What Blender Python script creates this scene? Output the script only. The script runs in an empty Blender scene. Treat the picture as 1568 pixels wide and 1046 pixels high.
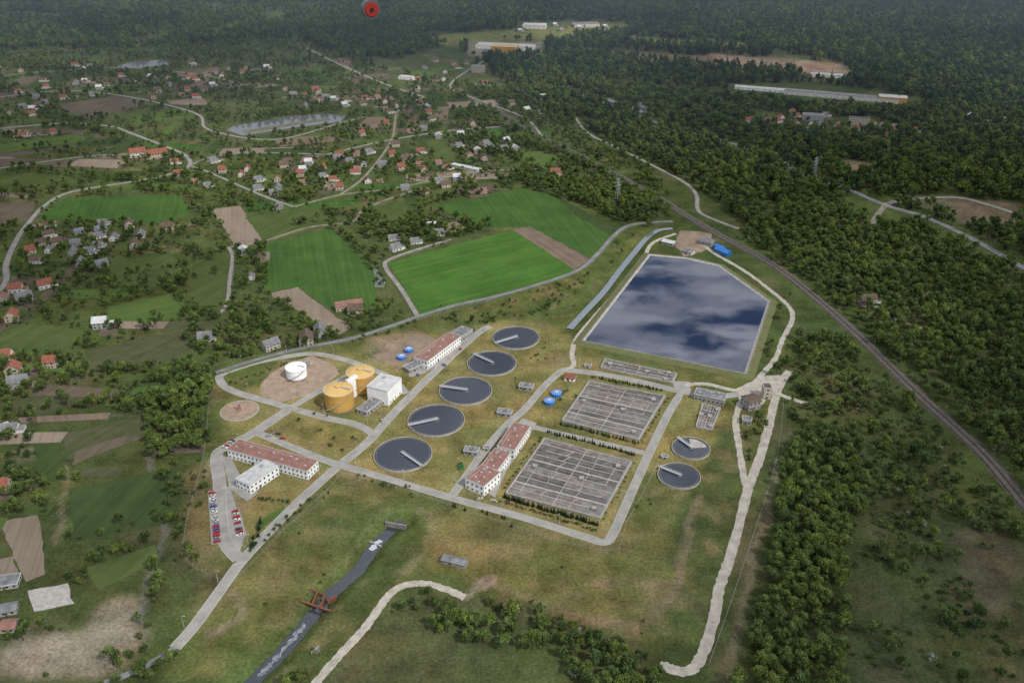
import bpy, math, random
import numpy as np
from mathutils import Vector, Matrix
random.seed(7); rng=np.random.default_rng(7)
# ---------------- survey: photo measurements -> ground coordinates (metres) -------------
H=368.0; F=1370.0; PIT=math.radians(28.8); CP,SP=math.cos(PIT),math.sin(PIT)
def P(u,v,z=0.0):
    dx=(u-784)/F; dy=(523-v)/F
    t=(H-z)/(SP-dy*CP)
    return (t*dx, t*(CP+dy*SP))
def PP(pts): return [P(*p) for p in pts]
S=bpy.context.scene
# ---------------- value noise ----------------
TAB=rng.random((256,256))
def vn(x,y,s):
    x=np.asarray(x,float)/s+1000.3; y=np.asarray(y,float)/s+1000.7
    xi=np.floor(x).astype(int); yi=np.floor(y).astype(int); fx=x-xi; fy=y-yi
    fx=fx*fx*(3-2*fx); fy=fy*fy*(3-2*fy)
    a=TAB[xi%256,yi%256]; b=TAB[(xi+1)%256,yi%256]; c=TAB[xi%256,(yi+1)%256]; d=TAB[(xi+1)%256,(yi+1)%256]
    return (a*(1-fx)+b*fx)*(1-fy)+(c*(1-fx)+d*fx)*fy
def pip(x,y,poly):
    ins=np.zeros(x.shape,bool); n=len(poly)
    for i in range(n):
        x1,y1=poly[i]; x2,y2=poly[(i+1)%n]
        if y1==y2: continue
        c=((y1>y)!=(y2>y))&(x<(x2-x1)*(y-y1)/(y2-y1)+x1)
        ins^=c
    return ins
def pip1(x,y,poly):
    ins=False; n=len(poly)
    for i in range(n):
        x1,y1=poly[i]; x2,y2=poly[(i+1)%n]
        if (y1>y)!=(y2>y) and x<(x2-x1)*(y-y1)/(y2-y1)+x1: ins=not ins
    return ins
def pdist(x,y,line):
    d=np.full(x.shape,1e9)
    for (x1,y1),(x2,y2) in zip(line[:-1],line[1:]):
        L2=(x2-x1)**2+(y2-y1)**2+1e-9
        t=np.clip(((x-x1)*(x2-x1)+(y-y1)*(y2-y1))/L2,0,1)
        d=np.minimum(d,np.hypot(x-x1-t*(x2-x1),y-y1-t*(y2-y1)))
    return d
def within(x,y,line,m):
    for (x1,y1),(x2,y2) in zip(line[:-1],line[1:]):
        if x<min(x1,x2)-m or x>max(x1,x2)+m or y<min(y1,y2)-m or y>max(y1,y2)+m: continue
        L2=(x2-x1)**2+(y2-y1)**2+1e-9; t=min(1,max(0,((x-x1)*(x2-x1)+(y-y1)*(y2-y1))/L2))
        if math.hypot(x-x1-t*(x2-x1),y-y1-t*(y2-y1))<m: return True
    return False
def smooth(pts,n=6):
    if len(pts)<3: return pts
    p=[pts[0]]+pts+[pts[-1]]; o=[]
    for i in range(1,len(p)-2):
        for k in range(n):
            t=k/n; r=[]
            for a in (0,1):
                p0,p1,p2,p3=p[i-1][a],p[i][a],p[i+1][a],p[i+2][a]
                r.append(.5*((2*p1)+(-p0+p2)*t+(2*p0-5*p1+4*p2-p3)*t*t+(-p0+3*p1-3*p2+p3)*t**3))
            o.append(tuple(r))
    o.append(pts[-1]); return o
# ---------------- materials ----------------
def nodes(m):
    m.use_nodes=True; nt=m.node_tree; nt.nodes.clear(); return nt
def mat(name,col,rough=.85,nz=None,amt=.25,col2=None,spec=.3,bump=0,metal=0,nz2=None):
    m=bpy.data.materials.new(name); nt=nodes(m); N=nt.nodes; L=nt.links
    out=N.new('ShaderNodeOutputMaterial'); b=N.new('ShaderNodeBsdfPrincipled')
    b.inputs['Roughness'].default_value=rough; b.inputs['Specular IOR Level'].default_value=spec; b.inputs['Metallic'].default_value=metal
    L.new(b.outputs[0],out.inputs[0]); c=(*col,1)
    if nz:
        tc=N.new('ShaderNodeTexCoord'); n=N.new('ShaderNodeTexNoise'); n.inputs['Scale'].default_value=1/nz; n.inputs['Detail'].default_value=6; n.inputs['Roughness'].default_value=.65
        L.new(tc.outputs['Object'],n.inputs['Vector'])
        r=N.new('ShaderNodeValToRGB'); c2=col2 if col2 else tuple(max(0,x*(1-amt*1.6)) for x in col)
        c1=tuple(min(1,x*(1+amt)) for x in col)
        r.color_ramp.elements[0].position=.32; r.color_ramp.elements[1].position=.68
        r.color_ramp.elements[0].color=(*c2,1); r.color_ramp.elements[1].color=(*c1,1)
        L.new(n.outputs[0],r.inputs[0]); L.new(r.outputs[0],b.inputs['Base Color'])
    else: b.inputs['Base Color'].default_value=c
    return m
def water(name,col,fac=.3,rough=.03,bs=6,bst=.03,nz=None,col2=None):
    m=bpy.data.materials.new(name); nt=nodes(m); N=nt.nodes; L=nt.links
    out=N.new('ShaderNodeOutputMaterial'); mx=N.new('ShaderNodeMixShader'); d=N.new('ShaderNodeBsdfDiffuse'); g=N.new('ShaderNodeBsdfGlossy')
    d.inputs[0].default_value=(*col,1); g.inputs['Color'].default_value=(.92,.95,1,1); g.inputs['Roughness'].default_value=rough
    tc=N.new('ShaderNodeTexCoord'); n=N.new('ShaderNodeTexNoise'); n.inputs['Scale'].default_value=1/bs; n.inputs['Detail'].default_value=4
    L.new(tc.outputs['Object'],n.inputs['Vector']); bp=N.new('ShaderNodeBump'); bp.inputs['Strength'].default_value=bst; bp.inputs['Distance'].default_value=.4
    L.new(n.outputs[0],bp.inputs['Height']); L.new(bp.outputs[0],g.inputs['Normal'])
    mx.inputs[0].default_value=fac; L.new(d.outputs[0],mx.inputs[1]); L.new(g.outputs[0],mx.inputs[2]); L.new(mx.outputs[0],out.inputs[0])
    if col2:
        n2=N.new('ShaderNodeTexNoise'); n2.inputs['Scale'].default_value=1/nz; n2.inputs['Detail'].default_value=8; n2.inputs['Roughness'].default_value=.7
        L.new(tc.outputs['Object'],n2.inputs['Vector']); r=N.new('ShaderNodeValToRGB'); r.color_ramp.elements[0].position=.38; r.color_ramp.elements[1].position=.62
        r.color_ramp.elements[0].color=(*col,1); r.color_ramp.elements[1].color=(*col2,1); L.new(n2.outputs[0],r.inputs[0]); L.new(r.outputs[0],d.inputs[0])
    return m
def field_mat(name,c1,c2,ang,sp=3.0,big=40,tram=.22):
    m=bpy.data.materials.new(name); nt=nodes(m); N=nt.nodes; L=nt.links
    out=N.new('ShaderNodeOutputMaterial'); b=N.new('ShaderNodeBsdfDiffuse'); L.new(b.outputs[0],out.inputs[0])
    tc=N.new('ShaderNodeTexCoord'); mp=N.new('ShaderNodeMapping'); mp.inputs['Rotation'].default_value=(0,0,ang); L.new(tc.outputs['Object'],mp.inputs[0])
    sc=N.new('ShaderNodeMapping'); sc.inputs['Scale'].default_value=(1/sp,1/160,1); L.new(mp.outputs[0],sc.inputs[0])
    n=N.new('ShaderNodeTexNoise'); n.inputs['Scale'].default_value=1; n.inputs['Detail'].default_value=3; L.new(sc.outputs[0],n.inputs['Vector'])
    n2=N.new('ShaderNodeTexNoise'); n2.inputs['Scale'].default_value=1/big; n2.inputs['Detail'].default_value=8; n2.inputs['Roughness'].default_value=.7; L.new(tc.outputs['Object'],n2.inputs['Vector'])
    a=N.new('ShaderNodeMath'); a.operation='MULTIPLY_ADD'; L.new(n.outputs[0],a.inputs[0]); a.inputs[1].default_value=.6
    k=N.new('ShaderNodeMath'); k.operation='MULTIPLY'; k.inputs[1].default_value=.9; L.new(n2.outputs[0],k.inputs[0]); L.new(k.outputs[0],a.inputs[2])
    r=N.new('ShaderNodeValToRGB'); r.color_ramp.elements[0].position=.57; r.color_ramp.elements[1].position=.92
    r.color_ramp.elements[0].color=(*c2,1); r.color_ramp.elements[1].color=(*c1,1); L.new(a.outputs[0],r.inputs[0])
    sx=N.new('ShaderNodeSeparateXYZ'); L.new(mp.outputs[0],sx.inputs[0]); md=N.new('ShaderNodeMath'); md.operation='PINGPONG'; md.inputs[1].default_value=sp*2.9; L.new(sx.outputs[0],md.inputs[0])
    lt=N.new('ShaderNodeMath'); lt.operation='LESS_THAN'; lt.inputs[1].default_value=.5; L.new(md.outputs[0],lt.inputs[0]); ml=N.new('ShaderNodeMath'); ml.operation='MULTIPLY'; ml.inputs[1].default_value=tram; L.new(lt.outputs[0],ml.inputs[0])
    mx=N.new('ShaderNodeMix'); mx.data_type='RGBA'; L.new(ml.outputs[0],mx.inputs[0]); L.new(r.outputs[0],mx.inputs[6]); mx.inputs[7].default_value=(.10,.10,.05,1)
    L.new(mx.outputs[2],b.inputs[0])
    return m
M={}
M['asph']=mat('road_concrete',(.28,.268,.242),nz=9,amt=.16)
M['kerb']=mat('kerb_stone',(.40,.39,.36))
M['gravel']=mat('gravel_track',(.36,.33,.275),nz=5,amt=.2)
M['dirt']=mat('dirt_track',(.21,.18,.13),nz=8,amt=.25)
M['lane']=mat('village_lane_surface',(.235,.22,.195),nz=8,amt=.2)
M['tar']=mat('tarmac',(.17,.17,.168),nz=10,amt=.2)
M['conc']=mat('concrete',(.34,.32,.29),nz=3,amt=.2)
M['concd']=mat('weathered_concrete',(.2,.185,.165),nz=3,amt=.25)
M['white']=mat('white_render',(.78,.78,.76),nz=5,amt=.08)
M['hwhite']=mat('house_white_render',(.58,.56,.52),nz=5,amt=.12)
M['cream']=mat('cream_render',(.42,.37,.29),nz=5,amt=.12)
M['grey']=mat('grey_render',(.30,.29,.28),nz=5,amt=.1)
M['redroof']=mat('brick_red_roof',(.24,.125,.10),nz=4,amt=.2)
M['orgroof']=mat('orange_tile_roof',(.22,.08,.05),nz=3,amt=.25)
M['brownroof']=mat('brown_roof',(.11,.075,.055),nz=3,amt=.25)
M['greyroof']=mat('grey_roof',(.17,.17,.175),nz=4,amt=.25)
M['paleroof']=mat('pale_roof',(.45,.45,.44),nz=4,amt=.15)
M['glass']=mat('window_glass',(.02,.025,.03),rough=.15,spec=.6)
M['frame']=mat('window_frame',(.6,.6,.6))
M['yellow']=mat('yellow_cladding',(.47,.27,.07),rough=.7,nz=8,amt=.09,spec=.1)
M['yellowtop']=mat('pale_yellow_roof',(.53,.36,.14),rough=.7,nz=8,amt=.09,spec=.1)
M['blue']=mat('blue_paint',(.03,.15,.44),rough=.5,nz=3,amt=.15)
M['steel']=mat('galvanised_steel',(.42,.43,.44),rough=.5,metal=.3)
M['rust']=mat('rusty_steel',(.16,.065,.04),nz=1,amt=.3)
M['red']=mat('red_paint',(.33,.03,.02),rough=.4)
M['rubber']=mat('black_rubber',(.02,.02,.02))
M['dgrey']=mat('dark_grey_metal',(.10,.10,.11),rough=.5)
M['bark']=mat('bark',(.07,.05,.035),nz=.6,amt=.3)
M['soil']=mat('bare_soil',(.22,.165,.115),nz=12,amt=.25)
M['pad']=mat('brown_gravel_pad',(.29,.215,.155),nz=6,amt=.2)
M['ballast']=mat('railway_ballast',(.105,.092,.082),nz=3,amt=.3)
M['rail']=mat('steel_rail',(.28,.25,.23),rough=.4,metal=.5)
M['w_res']=water('reservoir_water',(.006,.010,.032),.2,.015,30,.01)
M['w_tank']=water('clarifier_water',(.036,.042,.052),.09,.08,3,.1)
M['w_river']=water('river_water',(.03,.034,.036),.11,.08,2,.5)
M['w_canal']=water('canal_water_surface',(.12,.14,.155),.25,.08,2,.3)
M['w_lake']=water('lake_water_surface',(.09,.10,.105),.22,.08,2,.3)
M['w_basin']=water('basin_water',(.11,.094,.080),.08,.15,2,.3,5,(.215,.187,.16))
M['w_basind']=water('basin_water_dark',(.05,.044,.038),.09,.12,2,.3,6,(.135,.118,.10))
# ---------------- mesh builder ----------------
class MB:
    def __init__(s): s.v=[]; s.f=[]; s.m=[]; s.ms=[]
    def mi(s,m):
        if m not in s.ms: s.ms.append(m)
        return s.ms.index(m)
    def add(s,vs,fs,m):
        b=len(s.v); s.v+=vs; k=s.mi(m)
        for f in fs: s.f.append([b+i for i in f]); s.m.append(k)
    def box(s,x0,y0,z0,x1,y1,z1,m):
        s.add([(x0,y0,z0),(x1,y0,z0),(x1,y1,z0),(x0,y1,z0),(x0,y0,z1),(x1,y0,z1),(x1,y1,z1),(x0,y1,z1)],
          [(0,3,2,1),(4,5,6,7),(0,1,5,4),(1,2,6,5),(2,3,7,6),(3,0,4,7)],m)
    def beam(s,p,q,w,z0,z1,m):
        dx,dy=q[0]-p[0],q[1]-p[1]; l=math.hypot(dx,dy) or 1; nx,ny=-dy/l*w/2,dx/l*w/2
        c=[(p[0]-nx,p[1]-ny),(q[0]-nx,q[1]-ny),(q[0]+nx,q[1]+ny),(p[0]+nx,p[1]+ny)]
        s.add([(a,b,z0) for a,b in c]+[(a,b,z1) for a,b in c],[(0,3,2,1),(4,5,6,7),(0,1,5,4),(1,2,6,5),(2,3,7,6),(3,0,4,7)],m)
    def rod(s,p,q,r,m,n=5,r2=None):
        p=Vector(p); q=Vector(q); d=(q-p).normalized(); a=d.orthogonal().normalized(); b=d.cross(a); r2=r if r2 is None else r2
        vs=[]
        for k in range(n):
            t=2*math.pi*k/n; o=a*math.cos(t)+b*math.sin(t); vs.append(tuple(p+o*r)); vs.append(tuple(q+o*r2))
        s.add(vs,[(2*k,2*((k+1)%n),2*((k+1)%n)+1,2*k+1) for k in range(n)]+[tuple(2*k+1 for k in range(n)),tuple(2*k for k in reversed(range(n)))],m)
    def lathe(s,cx,cy,prof,m,n=48,cap=False):
        vs=[];fs=[]
        for r,z in prof:
            for k in range(n):
                t=2*math.pi*k/n; vs.append((cx+r*math.cos(t),cy+r*math.sin(t),z))
        for j in range(len(prof)-1):
            for k in range(n):
                a=j*n+k; b=j*n+(k+1)%n; fs.append((a,b,b+n,a+n))
        if cap: fs.append(tuple(range((len(prof)-1)*n,len(prof)*n)))
        s.add(vs,fs,m)
    def disc(s,cx,cy,r,z,m,n=48): s.add([(cx+r*math.cos(2*math.pi*k/n),cy+r*math.sin(2*math.pi*k/n),z) for k in range(n)],[tuple(range(n))],m)
    def obj(s,name,loc=(0,0,0),rz=0,link=True,smooth=False):
        me=bpy.data.meshes.new(name); me.from_pydata(s.v,[],s.f)
        for m in s.ms: me.materials.append(m)
        me.polygons.foreach_set('material_index',s.m)
        if smooth: me.polygons.foreach_set('use_smooth',[True]*len(s.f))
        me.update(); o=bpy.data.objects.new(name,me); o.location=loc; o.rotation_euler[2]=rz
        if link: S.collection.objects.link(o)
        return o
EXP=[]; EXL=[]; EXC=[]   # exclusions for vegetation
Z=[.05]; Z2=[.95]; ZF=[.03]
def nz():
    Z[0]+=.004; return Z[0]
def nzf():
    ZF[0]+=.0009; return ZF[0]
from mathutils.geometry import tessellate_polygon
def sheet(name,px,m,z=None,ex=True,world=False,rough=0):
    w=px if world else PP(px); z=nz() if z is None else z
    if rough:
        o=[]
        for i in range(len(w)):
            a,c=w[i],w[(i+1)%len(w)]; k=max(1,int(math.dist(a,c)/6))
            for j in range(k): o.append((a[0]+(c[0]-a[0])*j/k+random.uniform(-rough,rough),a[1]+(c[1]-a[1])*j/k+random.uniform(-rough,rough)))
        w=o
    t=tessellate_polygon([[Vector((a,b,0)) for a,b in w]])
    b=MB(); fs=[]
    for f in t:
        A,B,C=[w[i] for i in f]
        if (B[0]-A[0])*(C[1]-A[1])-(B[1]-A[1])*(C[0]-A[0])<0: f=(f[0],f[2],f[1])
        fs.append(f)
    b.add([(x,y,z) for x,y in w],fs,m); o=b.obj(name)
    if ex: EXP.append(PP(px) if not world else px)
    return o
def ribbon(b,line,w,z,m,off=0,z2=None,rag=0):
    n=len(line); vs=[];fs=[]
    for i,(x,y) in enumerate(line):
        a=line[max(0,i-1)]; c=line[min(n-1,i+1)]; dx,dy=c[0]-a[0],c[1]-a[1]; l=math.hypot(dx,dy) or 1; nx,ny=-dy/l,dx/l
        r1=random.uniform(-rag,rag); r2=random.uniform(-rag,rag)
        vs+= [(x+nx*(off-w/2+r1),y+ny*(off-w/2+r1),z),(x+nx*(off+w/2+r2),y+ny*(off+w/2+r2),z)]
    for i in range(n-1): fs.append((2*i,2*i+2,2*i+3,2*i+1))
    b.add(vs,fs,m)
ROADS=[]
def road(name,px,w,m='asph',kerb=False,rag=0,ex=True,n=6):
    if rag: n=12
    ROADS.append((name,smooth(PP(px),n),w,m,kerb,rag))
# ================= ROADS =================
K=True
road('plant_road',[(268,992),(300,955),(345,893),(372,857),(430,795),(475,752),(520,712),(560,680),(600,636),(650,585),(700,538),(735,508),(752,500)],6.2,kerb=K)
road('plant_road',[(520,712),(600,735),(690,762),(800,792),(895,822),(925,830),(938,818),(960,770),(990,703),(1020,640),(1045,598)],5.3,kerb=K)
road('plant_road',[(690,762),(715,728),(742,690),(775,652),(805,625),(835,590),(862,566)],5.2,kerb=K)
road('plant_road',[(860,566),(920,573),(985,586),(1045,600),(1090,608),(1140,602)],6,kerb=K)
road('plant_road',[(800,650),(850,662),(920,678),(988,694)],4.3,kerb=K)
road('plant_road',[(1043,584),(1046,602)],13)
road('plant_road',[(346,570),(336,577),(342,590),(365,602),(400,612),(445,625),(500,640),(545,650),(572,664)],5.7,kerb=K)
road('plant_road',[(346,570),(390,556),(440,546),(480,542),(520,549),(560,562),(600,580),(622,603)],5,kerb=K)
road('plant_road',[(445,625),(480,604),(510,588),(540,572)],4.6,kerb=K)
road('plant_road',[(443,626),(415,645),(385,665),(350,683),(332,697),(336,740),(338,790),(345,830),(366,856)],7.5,kerb=K)
road('plant_road',[(392,662),(440,682),(490,702),(522,713)],5.5,kerb=K)
road('gravel_road',[(862,566),(878,560),(876,540),(885,515),(915,480),(950,440),(985,395),(1000,372),(1035,358)],4.2,'gravel',rag=.3)
road('gravel_road',[(1140,602),(1165,575),(1188,548),(1198,520),(1213,490),(1208,470),(1180,445),(1140,415),(1100,392),(1072,372)],4.2,'gravel',rag=.4)
road('gravel_road',[(1140,602),(1127,640),(1131,680),(1140,735),(1148,752)],4.6,'gravel',rag=.5)
road('gravel_road',[(1208,568),(1190,600),(1178,650),(1162,705),(1145,750),(1125,830),(1102,900),(1090,960),(1070,1012),(1048,1028),(1010,1018)],6,'gravel',rag=.5)
road('gravel_road',[(1165,578),(1185,600),(1235,618)],4.6,'gravel',rag=.5)
road('gravel_road',[(470,1062),(520,1003),(560,960),(590,918),(612,899),(645,893),(680,901),(712,915)],4.8,'gravel',rag=.4)
road('gravel_road',[(1048,590),(1080,588),(1115,596),(1140,600)],4.6,'gravel',rag=.3)
road('plant_road',[(268,992),(240,1010),(200,1030),(160,1046)],4,'tar')
road('country_road',[(330,572),(400,550),(470,533),(540,519),(600,500),(640,486),(700,468),(760,455),(830,435),(885,415),(915,390),(940,362),(968,345),(1030,340)],4.4,'tar')
road('country_road',[(640,486),(615,445),(590,410),(600,397),(650,380),(690,368)],4.2,'lane')
road('village_lane',[(335,482),(348,465),(352,430),(356,395),(350,380)],3.6,'lane')
road('country_road',[(-60,490),(5,440),(10,405),(25,370),(42,345),(70,315),(110,295),(200,280),(260,268),(290,255),(285,240),(260,228),(200,205),(170,195),(100,190),(-20,200)],5.4,'lane')
road('country_road',[(290,255),(330,240),(400,235),(500,238)],4,'tar')
road('village_lane',[(290,255),(320,265),(400,300),(450,318)],3.4,'lane')
road('village_lane',[(-20,262),(60,250),(140,240),(200,238)],3.4,'lane')
road('village_lane',[(0,150),(100,140),(200,150),(300,175),(320,200),(420,215),(520,190),(560,180)],4.2,'lane')
road('village_lane',[(-20,120),(80,110),(200,105),(330,120),(420,150)],4,'dirt')
road('village_lane',[(450,318),(520,300),(600,290),(700,270),(760,262),(830,260)],3.4,'dirt')
road('village_lane',[(500,238),(600,215),(700,200),(780,195)],4,'lane')
road('village_lane',[(520,300),(560,270),(600,215),(610,170),(650,150)],3.4,'dirt')
road('village_lane',[(350,380),(400,372),(470,350),(540,340),(560,320),(640,290)],3,'dirt')
road('forest_road',[(860,130),(900,150),(960,168),(1020,195),(1100,215),(1180,240),(1230,268),(1300,292),(1355,315),(1420,335),(1490,368),(1568,412),(1660,460)],8,'tar')
road('forest_road',[(1355,315),(1380,308),(1430,304),(1480,306),(1560,330)],7,'lane')
road('forest_road',[(1355,315),(1340,335),(1335,345)],6,'dirt')
road('forest_road',[(880,180),(900,205),(940,225),(1000,255),(1050,282),(1066,300),(1070,325),(1100,340),(1132,352)],4.4,'lane')
road('forest_road',[(1340,470),(1380,495),(1420,505)],4.5,'dirt')
road('village_lane',[(470,75),(520,100),(590,130),(650,150)],5,'lane')
road('village_lane',[(740,95),(690,130),(720,150),(800,180),(830,210)],4,'lane')
for i,(name,line,w,m,kerb,rag) in enumerate(ROADS):
    b=MB()
    if name in ('plant_road','gravel_road'): z=nz()
    else: Z2[0]+=.004; z=Z2[0]
    ribbon(b,line,w,z,M[m],rag=rag)
    if kerb:
        for sd in (-1,1):
            off=sd*(w/2+.2); n=len(line)
            for k in range(n-1):
                a,c=line[k],line[k+1]; dx,dy=c[0]-a[0],c[1]-a[1]; l=math.hypot(dx,dy) or 1; nx,ny=-dy/l*off,dx/l*off
                segs=max(1,int(l/4))
                for q in range(segs):
                    p0=(a[0]+dx*q/segs+nx,a[1]+dy*q/segs+ny); p1=(a[0]+dx*(q+1)/segs+nx,a[1]+dy*(q+1)/segs+ny)
                    mx,my=(p0[0]+p1[0])/2,(p0[1]+p1[1])/2
                    if any(within(mx,my,r[1],r[2]/2+.3) for j,r in enumerate(ROADS) if j!=i): continue
                    b.beam(p0,p1,.3,0,z+.13,M['kerb'])
    elif name not in ('plant_road','gravel_road'):
        # low embankment that carries the road
        vs=[];fs=[];n=len(line)
        for k,(x,y) in enumerate(line):
            a=line[max(0,k-1)]; c=line[min(n-1,k+1)]; dx,dy=c[0]-a[0],c[1]-a[1]; l=math.hypot(dx,dy) or 1; nx,ny=-dy/l,dx/l
            for o_,zz in ((-w/2-1.6,0),(-w/2,z-.002),(w/2,z-.002),(w/2+1.6,0)): vs.append((x+nx*o_,y+ny*o_,zz))
        for k in range(n-1):
            for j in (0,2): fs.append((4*k+j,4*k+4+j,4*k+5+j,4*k+1+j))
        if 'vergem' not in M: M['vergem']=mat('road_verge_grass',(.075,.09,.04),nz=6,amt=.3)
        b.add(vs,fs,M['vergem'])
    b.obj(name); EXL.append((line,w/2+2.3+(1.2 if line[0][1]>1000 else 0)))
# ================= WATER =================
RIV=smooth(PP([(618,795),(600,806),(575,830),(548,868),(515,897),(488,925),(462,958),(430,995),(395,1030),(360,1070)]))
CAN=smooth(PP([(1030,349),(1008,352),(990,364),(972,385),(950,412),(925,445),(898,474),(872,502)]))
b=MB(); ribbon(b,RIV,8.0,-2.4,M['w_river'],rag=.5); b.obj('river_water')
b=MB(); ribbon(b,CAN,6.2,-.9,M['w_canal']); b.obj('canal_water')
EXL+= [(RIV,8),(CAN,8)]
LAKES=[[(345,199),(360,193),(440,180),(500,175),(528,178),(522,187),(450,196),(370,208)],[(180,101),(205,95),(250,92),(258,99),(215,105),(185,106)],[(558,415),(577,411),(590,432),(588,440),(568,440)]]
sheet('lake_water',LAKES[0],M['w_lake'],z=.02,rough=1)
sheet('lake_bank',[(372,201),(450,188),(505,181),(505,184),(450,192),(376,205)],mat('lake_mud_bank',(.13,.12,.07),nz=8),z=.2,ex=False)
sheet('lake_water',LAKES[1],M['w_lake'],z=.02,rough=1)
EXP.append(PP([(335,196),(440,178),(530,174),(535,188),(450,202),(372,216),(335,208)])); EXP.append(PP([(170,98),(260,90),(262,102),(215,112),(180,110)]))
sheet('pond_water',LAKES[2],mat('shallow_pond',(.17,.18,.17),.4,nz=10,amt=.15),z=.02)
RES=PP([(996,393),(1050,398),(1099,409),(1175,463),(1139,572),(896,523)])
def offset(poly,d):
    n=len(poly); o=[]; ar=sum(poly[i][0]*poly[(i+1)%n][1]-poly[(i+1)%n][0]*poly[i][1] for i in range(n)); sg=1 if ar>0 else -1
    for i in range(n):
        p0=Vector(poly[i-1]);p1=Vector(poly[i]);p2=Vector(poly[(i+1)%n])
        n1=(p1-p0).normalized();n2=(p2-p1).normalized();a=Vector((n1.y,-n1.x))*sg;c=Vector((n2.y,-n2.x))*sg
        bb=(a+c).normalized(); o.append(tuple(p1+bb*d/max(.3,bb.dot(a))))
    return o
M['bank']=mat('grass_bank',(.085,.105,.035),nz=6,amt=.3,col2=(.10,.085,.04))
b=MB(); rings=[(offset(RES,-1),.3),(offset(RES,1.6),1.6),(offset(RES,2.8),1.62),(offset(RES,9),0.0)]
ms=[M['conc'],M['concd'],M['bank']]
n=len(RES)
for j in range(3):
    (a,za),(c,zc)=rings[j],rings[j+1]
    b.add([(x,y,za) for x,y in a]+[(x,y,zc) for x,y in c],[(k,(k+1)%n,(k+1)%n+n,k+n) for k in range(n)],ms[j])
b.add([(x,y,.9) for x,y in offset(RES,.8)],[tuple(range(n))[::-1]],M['w_res'])
b.obj('storage_reservoir'); EXP.append(offset(RES,10))
# ================= GROUND =================
def axis(lo,f0,f1,hi,st,gr):
    a=list(np.arange(f0,f1,st)); s=st;x=a[-1]
    while x<hi: s*=gr; x+=s; a.append(x)
    s=st;x=f0;pre=[]
    while x>lo: s*=gr; x-=s; pre.append(x)
    return np.array(pre[::-1]+a)
gx=axis(-16000,-330,360,16000,2.5,1.02); gy=axis(-9000,290,900,22000,2.5,1.015)
X,Y=np.meshgrid(gx,gy); nx_,ny_=len(gx),len(gy)
jx=X+(vn(X,Y,25)-.5)*14+(vn(X,Y,7)-.5)*6; jy=Y+(vn(X+500,Y,25)-.5)*14+(vn(X+500,Y,7)-.5)*6
col=np.zeros((ny_,nx_,3)); col[:]=(.05,.072,.026)
big=vn(X,Y,180)[...,None]; col=col*(.75+.5*big)
far_haze=np.clip((Y-1500)/1500,0,1)[...,None]; col=col*(1-far_haze)+np.array((.04,.065,.035))*far_haze  # distance haze put into the ground colour: bluer far off
ZC=[ # poly, colour
 ([(-300,90),(900,90),(960,300),(640,480),(300,560),(-300,560)],(.062,.084,.033)),
 ([(-200,560),(310,560),(300,900),(200,1100),(-200,1100)],(.048,.065,.025)),
 ([(0,420),(300,430),(330,520),(200,540),(0,520)],(.058,.08,.028)),
 ([(318,585),(345,560),(440,540),(560,520),(640,490),(760,462),(870,425),(900,440),(870,505),(880,525),(1150,580),(1190,600),(1150,745),(1100,900),(1075,1000),(950,975),(720,905),(620,880),(540,960),(480,1046),(380,1046),(250,1046),(285,980),(345,885),(300,860)],(.08,.098,.034)),
 ([(330,690),(350,610),(450,560),(640,520),(830,480),(880,530),(1050,590),(1110,640),(1060,760),(930,830),(690,765),(520,720),(400,820),(340,840)],(.168,.158,.062)),
 ([(285,720),(330,700),(350,850),(330,885),(285,855)],(.12,.108,.05)),
 ([(560,520),(640,508),(660,530),(620,560),(575,548)],(.2,.16,.11)),
 ([(700,775),(930,832),(985,720),(1065,765),(1010,900),(960,955),(720,890),(640,860)],(.105,.11,.04)),
 ([(640,780),(830,800),(800,850),(660,860)],(.145,.128,.06)),
 ([(480,740),(640,775),(590,830),(500,900),(350,960),(300,980),(420,810)],(.078,.097,.034)),
 ([(620,790),(650,800),(600,880),(500,1000),(430,1046),(380,1046),(500,900)],(.06,.08,.027)),
 ([(690,905),(1000,980),(1010,1080),(480,1080),(600,910)],(.065,.078,.035)),
 ([(1300,720),(1568,860),(1620,1100),(1290,1100)],(.052,.068,.03)),
 ([(1060,770),(1110,640),(1150,700),(1130,800),(1080,960),(1020,960),(1010,900)],(.058,.078,.03)),
 ([(1150,740),(1200,610),(1215,640),(1190,760),(1150,900),(1120,1046),(1070,1046),(1110,900)],(.06,.075,.032)),
 ([(1200,480),(1568,770),(1568,860),(1330,740),(1200,620)],(.06,.08,.03)),
 ([(1430,800),(1500,790),(1568,850),(1568,960),(1480,900)],(.08,.076,.046)),
 ([(830,430),(940,370),(1000,350),(960,400),(900,470),(860,500),(700,480)],(.07,.092,.03)),
 ([(0,1000),(60,960),(120,965),(180,905),(225,905),(225,970),(190,1010),(100,1046),(0,1046)],(.215,.185,.14)),
 ([(20,960),(120,940),(130,960),(60,985)],(.07,.08,.04)),
 ([(1085,82),(1290,98),(1300,118),(1200,112),(1080,98)],(.26,.20,.15)),
 ([(900,75),(1000,82),(1100,88),(1090,104),(950,92)],(.16,.12,.085)),
 ([(1280,245),(1340,250),(1330,265),(1285,260)],(.2,.16,.11)),
 ([(1380,300),(1568,310),(1568,350),(1480,345)],(.13,.11,.075)),
 ([(650,55),(960,35),(960,50),(680,72)],(.13,.15,.05)),
 ([(720,66),(830,64),(830,84),(715,86)],(.2,.19,.15)),
 ([(960,58),(1150,68),(1140,78),(960,68)],(.11,.13,.05)),
]
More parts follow.
